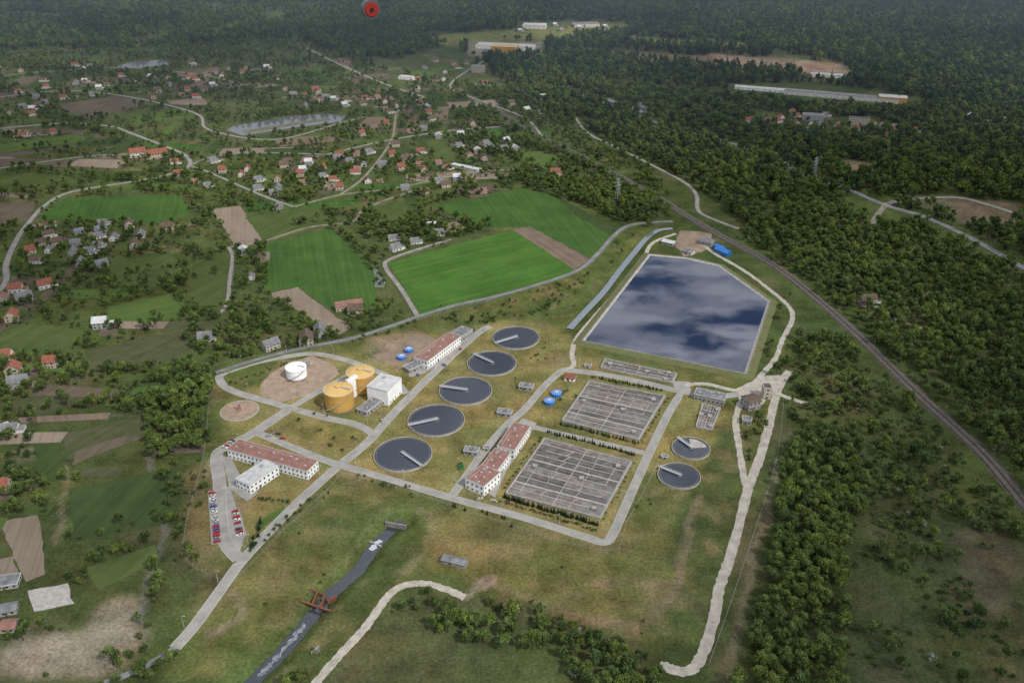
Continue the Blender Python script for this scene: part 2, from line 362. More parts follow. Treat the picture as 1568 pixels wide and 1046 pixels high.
CLEAR=[ZC[-7][0],ZC[-6][0],ZC[-5][0],ZC[-4][0],ZC[-3][0],ZC[-2][0],ZC[-1][0],[(715,66),(835,64),(835,88),(715,90)],[(790,35),(930,32),(930,50),(790,52)],
 [(1115,130),(1240,128),(1310,136),(1410,150),(1415,172),(1370,172),(1200,160),(1110,146)],[(590,116),(640,116),(640,132),(590,132)],[(700,100),(750,100),(750,126),(700,126)],[(1215,178),(1350,182),(1350,206),(1210,204)],[(1150,168),(1215,176),(1210,200),(1150,190)],[(1225,108),(1300,112),(1300,128),(1225,126)]]
for p,c in ZC:
    w=PP(p); bx=[a for a,_ in w]; by=[c_ for _,c_ in w]
    i0,i1=np.searchsorted(gy,[min(by)-40,max(by)+40]); j0,j1=np.searchsorted(gx,[min(bx)-40,max(bx)+40])
    k=pip(jx[i0:i1,j0:j1],jy[i0:i1,j0:j1],w).astype(float)
    for _ in range(3): k=(k+np.roll(k,1,0)+np.roll(k,-1,0)+np.roll(k,1,1)+np.roll(k,-1,1))/5
    col[i0:i1,j0:j1]=col[i0:i1,j0:j1]*(1-k[...,None])+np.array(c)*k[...,None]
pl=pip(X,Y,PP(ZC[3][0]))
st=np.clip((vn(X,Y,14)-.60)*5,0,1)*np.clip((vn(X+99,Y,60)-.28)*2.2,0,1)
st=(st*pl*.62)[...,None]; col=col*(1-st)+np.array((.18,.138,.082))*st
st=np.clip((vn(X+40,Y+70,9)-.62)*5,0,1); st=(st*pl*.5)[...,None]; col=col*(1-st)+np.array((.15,.13,.065))*st
st=np.clip((vn(X+140,Y+270,19)-.62)*5,0,1); st=(st*pl*.45)[...,None]; col=col*(1-st)+np.array((.07,.095,.03))*st
st=(np.clip((vn(X+77,Y+33,35)-.6)*4,0,1)*.4)[...,None]; col=col*(1-st)+np.array((.08,.112,.033))*st
st=(np.clip((vn(X+777,Y+33,28)-.66)*5,0,1)*(~pl)*.4)[...,None]; col=col*(1-st)+np.array((.115,.10,.06))*st
def paint(px,w,c,a=.8):
    l=smooth(PP(px)); bx=[q for q,_ in l]; by=[q for _,q in l]
    i0,i1=np.searchsorted(gy,[min(by)-40,max(by)+40]); j0,j1=np.searchsorted(gx,[min(bx)-40,max(bx)+40])
    d=pdist(jx[i0:i1,j0:j1]*.5+X[i0:i1,j0:j1]*.5,jy[i0:i1,j0:j1]*.5+Y[i0:i1,j0:j1]*.5,l)
    k=(np.clip(1-(d-w*.4)/(w*.7),0,1)*a*(.55+.45*vn(X[i0:i1,j0:j1],Y[i0:i1,j0:j1],11)))[...,None]; col[i0:i1,j0:j1]=col[i0:i1,j0:j1]*(1-k)+np.array(c)*k
paint([(1075,760),(1052,830),(1020,905),(988,955),(960,960),(900,945),(800,915),(740,890)],3.2,(.17,.135,.09),.75)
paint([(712,915),(740,890),(758,888),(750,898),(720,905)],3,(.28,.24,.18))
paint([(350,905),(380,935),(360,960),(320,975)],3,(.2,.17,.12),.7)
paint([(640,780),(660,800),(640,850),(600,880)],3,(.16,.14,.09),.5)
paint([(600,780),(560,800),(540,850),(480,900),(440,960)],2.5,(.1,.12,.05),.7)
paint([(1190,700),(1170,800),(1140,900),(1115,1000)],3,(.16,.14,.1),.6)
paint([(330,700),(345,740),(350,790),(362,840)],7,(.2,.19,.14),.6)
paint([(520,712),(600,735),(690,762),(800,792),(895,822)],6.5,(.17,.15,.08),.6)
paint([(1568,700),(1480,620),(1400,540),(1300,450)],4,(.12,.1,.07),.5)
paint([(1230,300),(1330,340),(1420,380),(1568,450)],3,(.2,.17,.12),.4)
paint([(420,815),(500,760),(560,728)],2.5,(.16,.14,.08),.5)
paint([(0,700),(60,690),(100,740),(90,830)],3,(.18,.15,.1),.6)
paint([(230,700),(250,800),(235,880),(215,950)],2.5,(.13,.14,.13),.7)
dR=pdist(X,Y,RIV); dC=pdist(X,Y,CAN)
def carve(d,h0,wd,dep):
    t=np.clip((d-h0)/wd,0,1); return -dep*(1-t*t*(3-2*t))
Zg=np.minimum(carve(dR,2,9,3.6),carve(dC,2,6,1.9))
for LK in LAKES:
    w=PP(LK); k=pip(X,Y,w)
wet=(np.exp(-((dR-6)/2.5)**2)*.6)[...,None]; col=col*(1-wet)+np.array((.045,.07,.022))*wet
wet=(np.exp(-((dC-5)/2)**2)*.6)[...,None]; col=col*(1-wet)+np.array((.06,.088,.027))*wet
me=bpy.data.meshes.new('ground')
V=np.stack([X,Y,Zg],-1).reshape(-1,3)
idx=np.arange(nx_*ny_).reshape(ny_,nx_)
Fq=np.stack([idx[:-1,:-1],idx[:-1,1:],idx[1:,1:],idx[1:,:-1]],-1).reshape(-1,4)
me.vertices.add(len(V)); me.vertices.foreach_set('co',V.ravel())
me.loops.add(Fq.size); me.loops.foreach_set('vertex_index',Fq.ravel().astype(np.int32))
me.polygons.add(len(Fq)); me.polygons.foreach_set('loop_start',np.arange(0,Fq.size,4,dtype=np.int32)); me.polygons.foreach_set('loop_total',np.full(len(Fq),4,dtype=np.int32))
me.update(); me.polygons.foreach_set('use_smooth',[True]*len(Fq))
ca=me.color_attributes.new('cover','FLOAT_COLOR','POINT')
ca.data.foreach_set('color',np.concatenate([col.reshape(-1,3),np.ones((len(V),1))],1).astype(np.float32).ravel())
gm=bpy.data.materials.new('grassland'); nt=nodes(gm); N=nt.nodes; L=nt.links
out=N.new('ShaderNodeOutputMaterial'); bs=N.new('ShaderNodeBsdfDiffuse'); L.new(bs.outputs[0],out.inputs[0])
at=N.new('ShaderNodeAttribute'); at.attribute_name='cover'; tc=N.new('ShaderNodeTexCoord')
def nse(s,d,r=.65):
    n=N.new('ShaderNodeTexNoise'); n.inputs['Scale'].default_value=1/s; n.inputs['Detail'].default_value=d; n.inputs['Roughness'].default_value=r; L.new(tc.outputs['Object'],n.inputs['Vector']); return n
n1=nse(22,9,.75); n2=nse(1.8,4,.75); n3=nse(60,6)
mr=N.new('ShaderNodeMapRange'); mr.inputs[1].default_value=.3; mr.inputs[2].default_value=.7; mr.inputs[3].default_value=.48; mr.inputs[4].default_value=1.45; L.new(n1.outputs[0],mr.inputs[0])
mr2=N.new('ShaderNodeMapRange'); mr2.inputs[1].default_value=.3; mr2.inputs[2].default_value=.7; mr2.inputs[3].default_value=.55; mr2.inputs[4].default_value=1.45; L.new(n2.outputs[0],mr2.inputs[0])
mu=N.new('ShaderNodeMath'); mu.operation='MULTIPLY'; L.new(mr.outputs[0],mu.inputs[0]); L.new(mr2.outputs[0],mu.inputs[1])
vm=N.new('ShaderNodeVectorMath'); vm.operation='SCALE'; L.new(at.outputs['Color'],vm.inputs[0]); L.new(mu.outputs[0],vm.inputs['Scale'])
mx=N.new('ShaderNodeMix'); mx.data_type='RGBA'; mx.blend_type='MULTIPLY'
mr3=N.new('ShaderNodeMapRange'); mr3.inputs[1].default_value=.4; mr3.inputs[2].default_value=.65; L.new(n3.outputs[0],mr3.inputs[0])
L.new(mr3.outputs[0],mx.inputs[0]); L.new(vm.outputs[0],mx.inputs[6]); mx.inputs[7].default_value=(1.24,1.0,.95,1)
L.new(mx.outputs[2],bs.inputs[0]); me.materials.append(gm)
g=bpy.data.objects.new('ground',me); S.collection.objects.link(g)
# ================= FIELDS =================
def ang(p,q):
    a=P(*p);c=P(*q); return math.pi/2-math.atan2(c[1]-a[1],c[0]-a[0])
A1=ang((640,470),(870,410)); A2=ang((405,445),(403,375)); A3=ang((785,352),(880,412))
FM={'g1':field_mat('winter_wheat',(.07,.145,.03),(.04,.093,.02),A1,5),'g2':field_mat('green_crop',(.062,.118,.03),(.036,.076,.022),A2,4),
 'g3':field_mat('pasture',(.082,.106,.038),(.048,.072,.024),.4,6),'g4':field_mat('bright_pasture',(.09,.13,.038),(.055,.092,.026),.9,5),
 'b1':field_mat('ploughed_soil',(.19,.145,.112),(.12,.09,.068),A3,2.5),'b2':field_mat('ploughed_brown',(.13,.105,.078),(.075,.062,.045),.3,2.5),'b3':field_mat('pale_soil',(.235,.19,.145),(.165,.13,.10),A2,2.5),
 'd1':field_mat('dark_meadow',(.055,.078,.03),(.034,.053,.02),.2,5),'d2':field_mat('garden_ground',(.08,.083,.045),(.045,.056,.026),.6,2,12)}
FL=[('g1',[(595,403),(785,352),(880,412),(870,423),(760,450),(645,480)]),('b1',[(785,352),(812,347),(905,397),(880,413)]),
('g2',[(662,315),(798,289),(850,300),(947,350),(905,396),(812,347),(740,350)]),
('d1',[(850,300),(947,350),(935,360),(880,330)]),
('g2',[(402,377),(508,349),(545,385),(572,410),(577,470),(520,478),(455,440),(404,446)]),
('b3',[(325,321),(368,315),(403,370),(362,380)]),('g3',[(376,333),(488,316),(511,345),(406,372)]),
('b3',[(410,450),(455,440),(537,502),(520,513)]),
('g4',[(165,470),(278,447),(284,478),(262,492),(168,505)]),('g2',[(60,336),(100,303),(275,298),(292,328),(240,342)]),
('g3',[(290,430),(350,420),(345,462),(320,480),(290,480)]),('g3',[(155,395),(260,385),(275,405),(165,425)]),
('b2',[(90,160),(200,145),(230,160),(120,185)]),('g4',[(170,185),(280,165),(310,178),(190,195)]),('b2',[(120,225),(150,205),(165,215),(0,245),(0,235)]),
('b1',[(420,215),(500,205),(530,215),(430,225)]),('g4',[(0,222),(110,205),(140,215),(0,235)]),('b3',[(255,155),(310,150),(320,160),(270,165)]),
('b2',[(0,313),(60,308),(40,340),(0,343)]),('g3',[(0,270),(100,258),(150,265),(60,285),(0,290)]),
('d1',[(50,665),(85,655),(105,735),(60,740)]),('d2',[(95,665),(225,635),(228,668),(105,705)]),('b2',[(115,690),(190,668),(222,668),(110,712)]),('d1',[(105,750),(240,720),(280,715),(262,800),(115,830)]),
('b3',[(0,800),(58,787),(70,880),(38,890)]),('g3',[(130,870),(235,835),(245,855),(150,905)]),('b3',[(0,855),(20,852),(30,892),(0,905)]),
('g4',[(800,230),(860,240),(835,262),(800,250)]),
('g3',[(560,320),(640,300),(655,315),(600,340)]),('b3',[(660,345),(700,340),(715,350),(690,360)]),
('b2',[(520,120),(590,112),(600,120),(540,132)]),('g4',[(620,110),(690,100),(700,108),(640,118)]),
('b2',[(260,110),(330,105),(345,112),(280,120)]),('d2',[(130,540),(230,515),(300,510),(290,545),(150,570)]),('g3',[(0,500),(60,495),(150,510),(120,540),(0,548)]),
('d2',[(0,620),(90,600),(150,605),(60,640)]),('g3',[(300,395),(350,385),(348,415),(290,425)]),
]
for k,p in FL: sheet('farm_field',p,FM[k],z=nzf(),rough=.9)
sheet('farm_field',[(392,802),(432,774),(438,782),(396,812)],FM['g4'],z=.04,rough=.5)
manual=[PP(p) for _,p in FL]+[PP([(330,190),(440,174),(535,170),(535,190),(450,204),(372,216),(330,210)]),PP([(165,92),(262,86),(266,104),(215,112),(170,112)]),PP(LAKES[2])]
zone=PP([(-120,100),(560,95),(820,200),(800,285),(560,350),(470,320),(300,290),(-120,330)])
zone2=PP([(-100,380),(150,400),(330,430),(300,540),(-100,560)])
zone3=PP([(-100,560),(300,560),(260,720),(200,900),(-100,900)])
b=MB(); parc=[]
for zn,cnt,sc in ((zone,900,1),(zone2,90,.6),(zone3,110,.45)):
  xs=[p[0] for p in zn]; ys=[p[1] for p in zn]
  for k in range(cnt):
    cx=random.uniform(min(xs),max(xs)); cy=random.uniform(min(ys),max(ys))
    if not pip1(cx,cy,zn): continue
    t=(.25 if random.random()<.7 else .25+math.pi/2)+random.uniform(-.15,.15)+.35*math.sin(cx/400); w=random.uniform(6,19)*sc; l=random.uniform(28,85)*sc
    c,s_=math.cos(t),math.sin(t)
    q=[(cx+a*l*c-d*w*s_,cy+a*l*s_+d*w*c) for a,d in ((-1,-1),(1,-1),(1,1),(-1,1))]
    q=[(a+random.uniform(-3,3)*sc,d+random.uniform(-3,3)*sc) for a,d in q]
    if any(pip1(tx,ty,m_) for m_ in manual for tx,ty in q+[(cx,cy)]) or any(math.hypot(cx-o[0],cy-o[1])<(l+o[2])*.42 for o in parc): continue
    parc.append((cx,cy,l,q,random.choice(['g3','g3','g4','d1','d1','b2','b2','b3','g2','b1','d2','d2'])))
for cx,cy,l,q,k in parc:
    z=nzf(); b.add([(x,y,z) for x,y in q],[(0,1,2,3)],FM[k])
    if random.random()<.55: EXP.append(q)
b.obj('field_parcels')
# soil & pads
sheet('gravel_yard',[(398,590),(415,572),(440,556),(478,545),(510,558),(520,572),(500,588),(470,606),(430,616),(400,606)],M['pad'],z=.035,rough=.6)
b=MB(); c=P(367,629); r=math.dist(P(338,629),P(396,629))/2; b.lathe(*c,[(r,0),(r,.3),(r-.4,.32)],M['kerb']); b.disc(*c,r-.35,.3,M['pad'])
for k in range(4): b.rod((c[0]+1.2*(k%2*2-1),c[1]+1.2*(k//2*2-1),0),(c[0],c[1],7),.16,M['red'])
b.rod((c[0],c[1],6),(c[0],c[1],8),.6,M['steel'],10); b.obj('gas_flare')
sheet('concrete_yard',[(40,905),(105,892),(112,925),(50,938)],M['conc'],rough=.8)
sheet('parking_lot',[(333,745),(352,745),(375,820),(366,848),(346,838)],M['asph'])
sheet('paved_yard',[(352,698),(372,735),(395,755),(378,768),(352,748),(340,700)],M['asph'])
sheet('paved_yard',[(615,560),(640,548),(700,505),(728,512),(690,548),(650,572),(628,578)],M['asph'])
sheet('paved_yard',[(720,738),(745,700),(800,640),(822,648),(775,722),(758,762)],M['asph'])
sheet('paved_yard',[(1128,594),(1168,576),(1202,575),(1192,596),(1168,618),(1150,628),(1132,612)],M['gravel'],rough=1)
sheet('dirt_yard',[(572,545),(600,522),(650,512),(668,520),(630,552),(600,560)],M['soil'],z=.036,rough=1.5)
sheet('dirt_yard',[(1040,352),(1090,358),(1090,378),(1050,395),(1035,378)],M['soil'],z=.037,rough=1.5)
EXP.append(PP(ZC[4][0])); 
for c in CLEAR: EXP.append(PP(c))
# ================= BUILDINGS =================
def gable(b,x0,y0,x1,y1,h,rh,m,wm,ov=.5):
    ym=(y0+y1)/2
    b.add([(x0,y0,h),(x0,y1,h),(x0,ym,h+rh)],[(0,2,1)],wm); b.add([(x1,y0,h),(x1,y1,h),(x1,ym,h+rh)],[(0,1,2)],wm)
    k=rh/(ym-y0)*ov; t=.18
    for ya,sg in ((y0-ov,1),(y1+ov,-1)):
        za=h-k
        b.add([(x0-ov,ya,za+.02),(x1+ov,ya,za+.02),(x1+ov,ym,h+rh+.02),(x0-ov,ym,h+rh+.02),(x0-ov,ya,za+t+.02),(x1+ov,ya,za+t+.02),(x1+ov,ym,h+rh+t+.02),(x0-ov,ym,h+rh+t+.02)],
          [(0,1,5,4),(4,5,6,7),(0,3,2,1),(1,2,6,5),(0,4,7,3)],m)
def windows(b,L_,D_,h,st,sp=3.2,ww=1.3,wh=1.4,base=.9):
    sh=h/st
    e=.04
    for s in range(st):
        z=s*sh+base; zt=min(z+wh,(s+1)*sh-.3)
        n=max(1,int(L_/sp))
        for k in range(n):
            x=(k+.5)*L_/n
            b.box(x-ww/2,-e,z,x+ww/2,e,zt,M['glass']); b.box(x-ww/2-.1,-e*2,z-.12,x+ww/2+.1,e,z,M['frame'])
            b.box(x-ww/2,D_-e,z,x+ww/2,D_+e,zt,M['glass'])
        n=max(1,int(D_/sp))
        for k in range(n):
            y=(k+.5)*D_/n
            b.box(-e,y-ww/2,z,e,y+ww/2,zt,M['glass']); b.box(L_-e,y-ww/2,z,L_+e,y+ww/2,zt,M['glass'])
def bld(name,A,B,D_,h,wall='white',roof='redroof',st=2,kind='flat',rh=3,vents=0,sp=3.2,win=True):
    a=P(*A);c=P(*B); L_=math.dist(a,c); t=math.atan2(c[1]-a[1],c[0]-a[0]); b=MB()
    b.box(0,0,-.2,L_,D_,h,M[wall])
    if kind=='flat':
        b.box(-.3,-.3,h+.003,L_+.3,D_+.3,h+.35,M['paleroof' if roof!='redroof' else 'kerb'])
        b.box(.15,.15,h+.2,L_-.15,D_-.15,h+.42,M[roof])
    else: gable(b,0,0,L_,D_,h,rh,M[roof],M[wall])
    if win: windows(b,L_,D_,h,st,sp)
    b.box(L_*.3,-.08,0,L_*.3+1.4,.05,2.2,M['brownroof'])
    for k in range(vents):
        x=(k+.5)*L_/vents; y=D_*(.35+.3*(k%2)); b.box(x-.7,y-.5,h+.3,x+.7,y+.5,h+.9,M['paleroof']); b.box(x-.45,y-.3,h+.9,x+.45,y+.3,h+1.05,M['steel'])
    if kind=='flat' and L_>15:
        b.beam((L_*.08,D_*.8),(L_*.6,D_*.8),.25,h+.421,h+.6,M['steel']); b.box(L_*.7,D_*.62,h+.421,L_*.7+2.2,D_*.62+1.6,h+1.5,M['grey'])
    o=b.obj(name,(a[0],a[1],0),t)
    cs,sn=math.cos(t),math.sin(t)
    EXP.append([(a[0]+x*cs-y*sn,a[1]+x*sn+y*cs) for x,y in ((-4,-4),(L_+4,-4),(L_+4,D_+4),(-4,D_+4))])
    return o
bld('administration_building',(350,701),(472,735),13,7,vents=7,st=2)
bld('administration_wing',(384,757),(428,727),13,7.2,roof='paleroof',vents=3,st=2)
bld('sludge_dewatering_building',(595,622),(616,601),18,13,roof='paleroof',st=1,sp=7)
bld('pump_house',(562,638),(585,620),9,4,wall='grey',roof='greyroof',st=1,vents=2)
bld('blower_building',(741,760),(766,738),15,8,vents=6,st=2)
bld('blower_building',(762,733),(782,706),12,7,vents=4,st=2)
bld('compressor_building',(788,703),(812,666),13,7.5,vents=5,st=2)
bld('workshop_building',(655,566),(706,527),13,7.5,vents=5,st=2)
bld('workshop_annex',(627,573),(652,562),8,4,wall='grey',roof='greyroof',st=1,vents=2)
bld('garage_building',(704,525),(724,513),12,5,wall='grey',roof='greyroof',st=1)
bld('screening_building',(1062,612),(1108,622),10,5,wall='grey',roof='greyroof',st=1,vents=3)
bld('intake_building',(1146,630),(1164,626),11,7,wall='grey',roof='brownroof',st=2,kind='gable',rh=2)
bld('intake_tower',(1168,612),(1180,612),7,10,wall='cream',roof='brownroof',st=3)
bld('gate_house',(1136,650),(1150,652),6,4,wall='grey',roof='greyroof',st=1)
for p in ((722,696),(773,637),(806,597)):
    bld('pump_station',(p[0]-12,p[1]),(p[0]+9,p[1]+3),6,3.2,wall='grey',roof='greyroof',st=1,vents=2)
for p in ((555,590),(500,608),(1018,703),(900,563),(470,560),(745,690)):
    bld('valve_chamber',(p[0]-5,p[1]),(p[0]+5,p[1]+1),3,2,wall='conc',roof='greyroof',st=1,win=False)
bld('red_roof_kiosk',(864,583),(880,585),7,3,wall='white',roof='orgroof',st=1,kind='gable',rh=2)
bld('long_shed',(676,862),(712,871),5,2.5,wall='grey',roof='greyroof',st=1,kind='gable',rh=1)
bld('blue_warehouse',(1093,386),(1112,394),8,4,wall='blue',roof='blue',st=1,kind='gable',rh=1.5)
bld('blue_shed',(1093,380),(1106,385),6,3,wall='blue',roof='blue',st=1,kind='gable',rh=1.2)
bld('storage_shed',(1070,374),(1088,378),12,4,wall='grey',roof='greyroof',st=1,kind='gable',rh=2)
bld('storage_shed',(1045,388),(1058,392),8,3,wall='hwhite',roof='greyroof',st=1,kind='gable',rh=2)
bld('storage_shed',(1012,374),(1030,378),8,3,wall='grey',roof='paleroof',st=1)
bld('greenhouse_hall',(1125,137),(1310,152),12,4,wall='white',roof='paleroof',st=1,kind='gable',rh=2.5,sp=9)
bld('factory_hall',(1200,145),(1375,160),20,6,wall='hwhite',roof='greyroof',st=1,vents=16,sp=9)
bld('yellow_hall',(1345,157),(1388,160),20,9,wall='yellow',roof='paleroof',st=1,sp=9)
bld('factory_hall',(728,75),(815,79),35,7,wall='white',roof='paleroof',st=1,sp=9)
bld('yellow_hall',(752,79),(790,81),25,10,wall='yellow',roof='yellowtop',st=1,sp=9)
bld('factory_hall',(800,45),(835,46),30,9,wall='hwhite',roof='paleroof',st=2,sp=9)
bld('factory_hall',(880,43),(918,42),30,7,wall='hwhite',roof='greyroof',st=1,sp=9)
bld('apartment_block',(722,112),(740,113),14,12,wall='cream',roof='greyroof',st=4)
bld('apartment_block',(1300,192),(1330,194),14,10,wall='cream',roof='brownroof',st=3)
bld('apartment_block',(1228,186),(1260,188),14,10,wall='grey',roof='greyroof',st=3)
bld('warehouse',(1240,118),(1290,121),16,5,wall='white',roof='paleroof',st=1,sp=9)
bld('warehouse',(610,122),(632,124),14,5,wall='white',roof='paleroof',st=1,sp=9)
bld('warehouse',(690,256),(732,265),8,3.5,wall='hwhite',roof='paleroof',st=1,sp=9)
bld('warehouse',(920,155),(990,180),10,4,wall='grey',roof='greyroof',st=1,sp=9)
bld('village_school',(200,243),(225,240),14,7,wall='hwhite',roof='orgroof',st=2,kind='gable',rh=5)
bld('village_school',(225,245),(258,240),14,6,wall='cream',roof='orgroof',st=2,kind='gable',rh=5)
bld('farm_barn',(515,478),(556,472),9,4.5,wall='cream',roof='redroof',st=1,kind='gable',rh=3.5)
bld('farm_house',(408,540),(430,532),9,5,wall='cream',roof='greyroof',st=2,kind='gable',rh=4)
bld('farm_shed',(0,945),(26,940),7,3,wall='grey',roof='greyroof',st=1,kind='gable',rh=1.5)
bld('farm_shed',(0,970),(24,968),7,3,wall='grey',roof='redroof',st=1,kind='gable',rh=1.5)
bld('farm_shed',(-5,905),(28,900),9,3,wall='grey',roof='greyroof',st=1,kind='flat')
bld('farm_shed',(-5,667),(17,660),8,4,wall='hwhite',roof='paleroof',st=1,kind='gable',rh=2)
bld('railway_house',(1308,468),(1326,470),8,4,wall='cream',roof='brownroof',st=1,kind='gable',rh=3.5)
# houses
HV=[]
specs=[('cream','redroof'),('hwhite','greyroof'),('cream','brownroof'),('hwhite','orgroof'),('grey','greyroof'),('grey','paleroof'),('cream','orgroof'),('hwhite','brownroof')]
for i,(w_,r_) in enumerate(specs):
    L_=random.uniform(9,13); D_=random.uniform(8,10); h=random.choice([3.5,4.5,5.5]); rh=random.uniform(2.8,4.2)
    if i==5: h=5.5
    b=MB(); b.box(-L_/2,-D_/2,-.1,L_/2,D_/2,h,M[w_])
    bb=MB(); windows(bb,L_,D_,h,1 if h<5 else 2); 
    base=len(b.v); b.v+=[(x-L_/2,y-D_/2,z) for x,y,z in bb.v]
    for f,k in zip(bb.f,bb.m): b.f.append([base+q for q in f]); b.m.append(b.mi(bb.ms[k]))
    gable(b,-L_/2,-D_/2,L_/2,D_/2,h,rh,M[r_],M[w_])
    b.box(L_*.2,-.3,h+rh*.5,L_*.2+.7,.4,h+rh+.9,M['redroof']); b.box(-.5,-D_/2-.07,0,.5,-D_/2+.05,2.1,M['brownroof'])
    if i%2: # lean-to garage
        b.box(L_/2+.003,-D_/2+.5,-.1,L_/2+4,D_/2-1,2.6,M[w_]); b.box(L_/2+.006,-D_/2+.3,2.603,L_/2+4.3,D_/2-.8,2.8,M[r_])
    o=b.obj('family_house',link=False); HV.append(o.data)
hp=[]; PLOT=MB()
def house(x,y,k=None,s=1.0,t=None):
    for a,c in hp:
        if abs(a-x)<14 and abs(c-y)<14: return
    for l_,w_ in EXL:
        if within(x,y,l_,w_+4): return
    for m_ in manual:
        if pip1(x,y,m_): return
    o=bpy.data.objects.new('family_house',HV[random.randrange(len(HV)) if k is None else k]); S.collection.objects.link(o)
    o.location=(x,y,0); t=random.choice([.25,1.8,.1,.6])+random.uniform(-.1,.1) if t is None else t; o.rotation_euler[2]=t; o.scale=(s,s,s)
    hp.append((x,y)); ex=max(0,(y-850)*.009); EXC.append((x,y-ex*.45,7.5+ex*.55))
    for rep in range(2):
        if random.random()<.6:
            ox,oy=x+random.uniform(-16,16),y+random.uniform(-16,16); w,l=random.uniform(4,9),random.uniform(6,14); c_,s_=math.cos(t),math.sin(t); z=nzf()
            if not any(within(ox,oy,l_,w_+10) for l_,w_ in EXL):
                PLOT.add([(ox+a*l*c_-d*w*s_,oy+a*l*s_+d*w*c_,z) for a,d in ((-1,-1),(1,-1),(1,1),(-1,1))],[(0,1,2,3)],FM[random.choice(['b2','b3','d2','g3','g4','d2'])])
for (u,v,k) in [(70,440,3),(25,446,3),(38,461,4),(20,490,6),(42,522,3),(30,532,5),(80,560,6),(22,572,6),(8,548,3),(155,500,5),(340,487,5),(315,520,1),(490,512,4),(470,525,2),(450,520,1),(605,383,1),(612,388,3),
  (575,470,4),(545,480,2),(660,352,5),(672,360,1),(680,345,4),(5,750,6),(18,660,1),(850,268,3),(862,270,5),(1330,462,7),(60,455,1),(5,460,0),(10,320,6),(12,530,6),(30,590,4)]:
    x,y=P(u,v); house(x,y,k,random.uniform(1,1.15))
for cu,cv,ru,rv,n_,ks in [(120,372,75,32,40,(1,4,4,7,1,2)),(200,360,90,16,20,(1,4,7,2)),(372,405,26,30,10,(1,5,2)),(320,262,50,16,16,(3,0,1,6)),(350,275,40,14,10,(3,1,5)),(480,272,50,22,20,None),(565,255,40,22,16,None),(645,255,60,22,18,None),
   (690,290,60,14,10,None),(740,228,50,14,14,(1,1,5,2)),(610,170,70,18,20,None),(640,200,70,14,14,None),(660,130,60,12,10,(3,6,1)),(820,165,50,20,7,None),(1230,190,90,14,30,(3,1,6,0)),(1340,200,60,12,14,(3,6)),(60,215,70,14,12,(3,0,1,6)),
   (60,160,80,22,22,None),(200,135,110,16,20,None),(330,110,80,12,10,None),(480,150,60,14,10,None),(980,160,40,12,8,(4,)),(430,295,50,14,8,(1,4)),(30,440,60,40,9,None),(640,375,50,10,6,(1,2)),(690,105,40,8,8,None),(1500,180,60,8,6,None),(840,45,90,8,8,(5,)),(-60,250,60,60,10,None),(150,110,150,10,12,None)]:
    for k in range(n_):
        u=cu+random.gauss(0,.6)*ru; v=cv+random.gauss(0,.65)*rv; x,y=P(u,v); house(x,y,random.choice(ks) if ks else None,random.uniform(.8,1.02))
PLOT.obj('garden_plots')
# ================= TANKS =================
def clar(u,v,wpx,end,name='circular_clarifier',part=False):
    c=P(u,v,1.0); R=math.dist(P(u-wpx/2,v,1),P(u+wpx/2,v,1))/2; b=MB(); x,y=0,0
    b.lathe(0,0,[(R+.35,-.3),(R+.35,1.35),(R-.1,1.35),(R-.1,-.5)],M['conc'],64)
    b.lathe(0,0,[(R-1.3,.2),(R-1.3,1.1),(R-1.55,1.1),(R-1.55,.2)],M['concd'],64)
    b.disc(0,0,R-.12,.85,M['w_tank'],64)
    b.lathe(0,0,[(R*.13,.5),(R*.13,1.3),(R*.13-.25,1.3),(R*.13-.25,.5)],M['concd'],24); b.lathe(0,0,[(.8,0),(.8,2.2)],M['conc'],12,True)
    e=P(*end,1.5); d=Vector((e[0]-c[0],e[1]-c[1])).normalized(); q=(d.x*(R+.2),d.y*(R+.2)); p=(-d.x*1.5,-d.y*1.5)
    b.beam(p,q,1.4,2.0,2.22,M['steel'])
    nn=Vector((-d.y,d.x))
    for sg in (-1,1):
        o_=nn*.67*sg; b.beam((p[0]+o_.x,p[1]+o_.y),(q[0]+o_.x,q[1]+o_.y),.12,1.5,2.0,M['steel']); b.beam((p[0]+o_.x,p[1]+o_.y),(q[0]+o_.x,q[1]+o_.y),.08,3.1,3.18,M['white'])
        for k in range(13):
            t=k/12; z=(p[0]+(q[0]-p[0])*t+o_.x,p[1]+(q[1]-p[1])*t+o_.y); b.rod((*z,2.2),(*z,3.1),.05,M['white'],4)
    b.box(q[0]-1,q[1]-1,1.36,q[0]+1,q[1]+1,2.4,M['grey'])
    if part: b.add([(0,0,.9)]+[(math.cos(a)*(R-1.6),math.sin(a)*(R-1.6),.9) for a in np.linspace(.1,1.5,14)],[tuple([0]+list(range(1,15)))],M['conc'])
    b.obj(name,(c[0],c[1],0)); EXC.append((c[0],c[1],R+3))
clar(617,695,88,(646,714)); clar(668,643,86,(628,651)); clar(713,598,80,(675,592)); clar(753,556,74,(726,543)); clar(790,517,71,(768,523))
clar(1058,686,57,(1048,678),part=True); clar(1040,728,64,(1012,716))
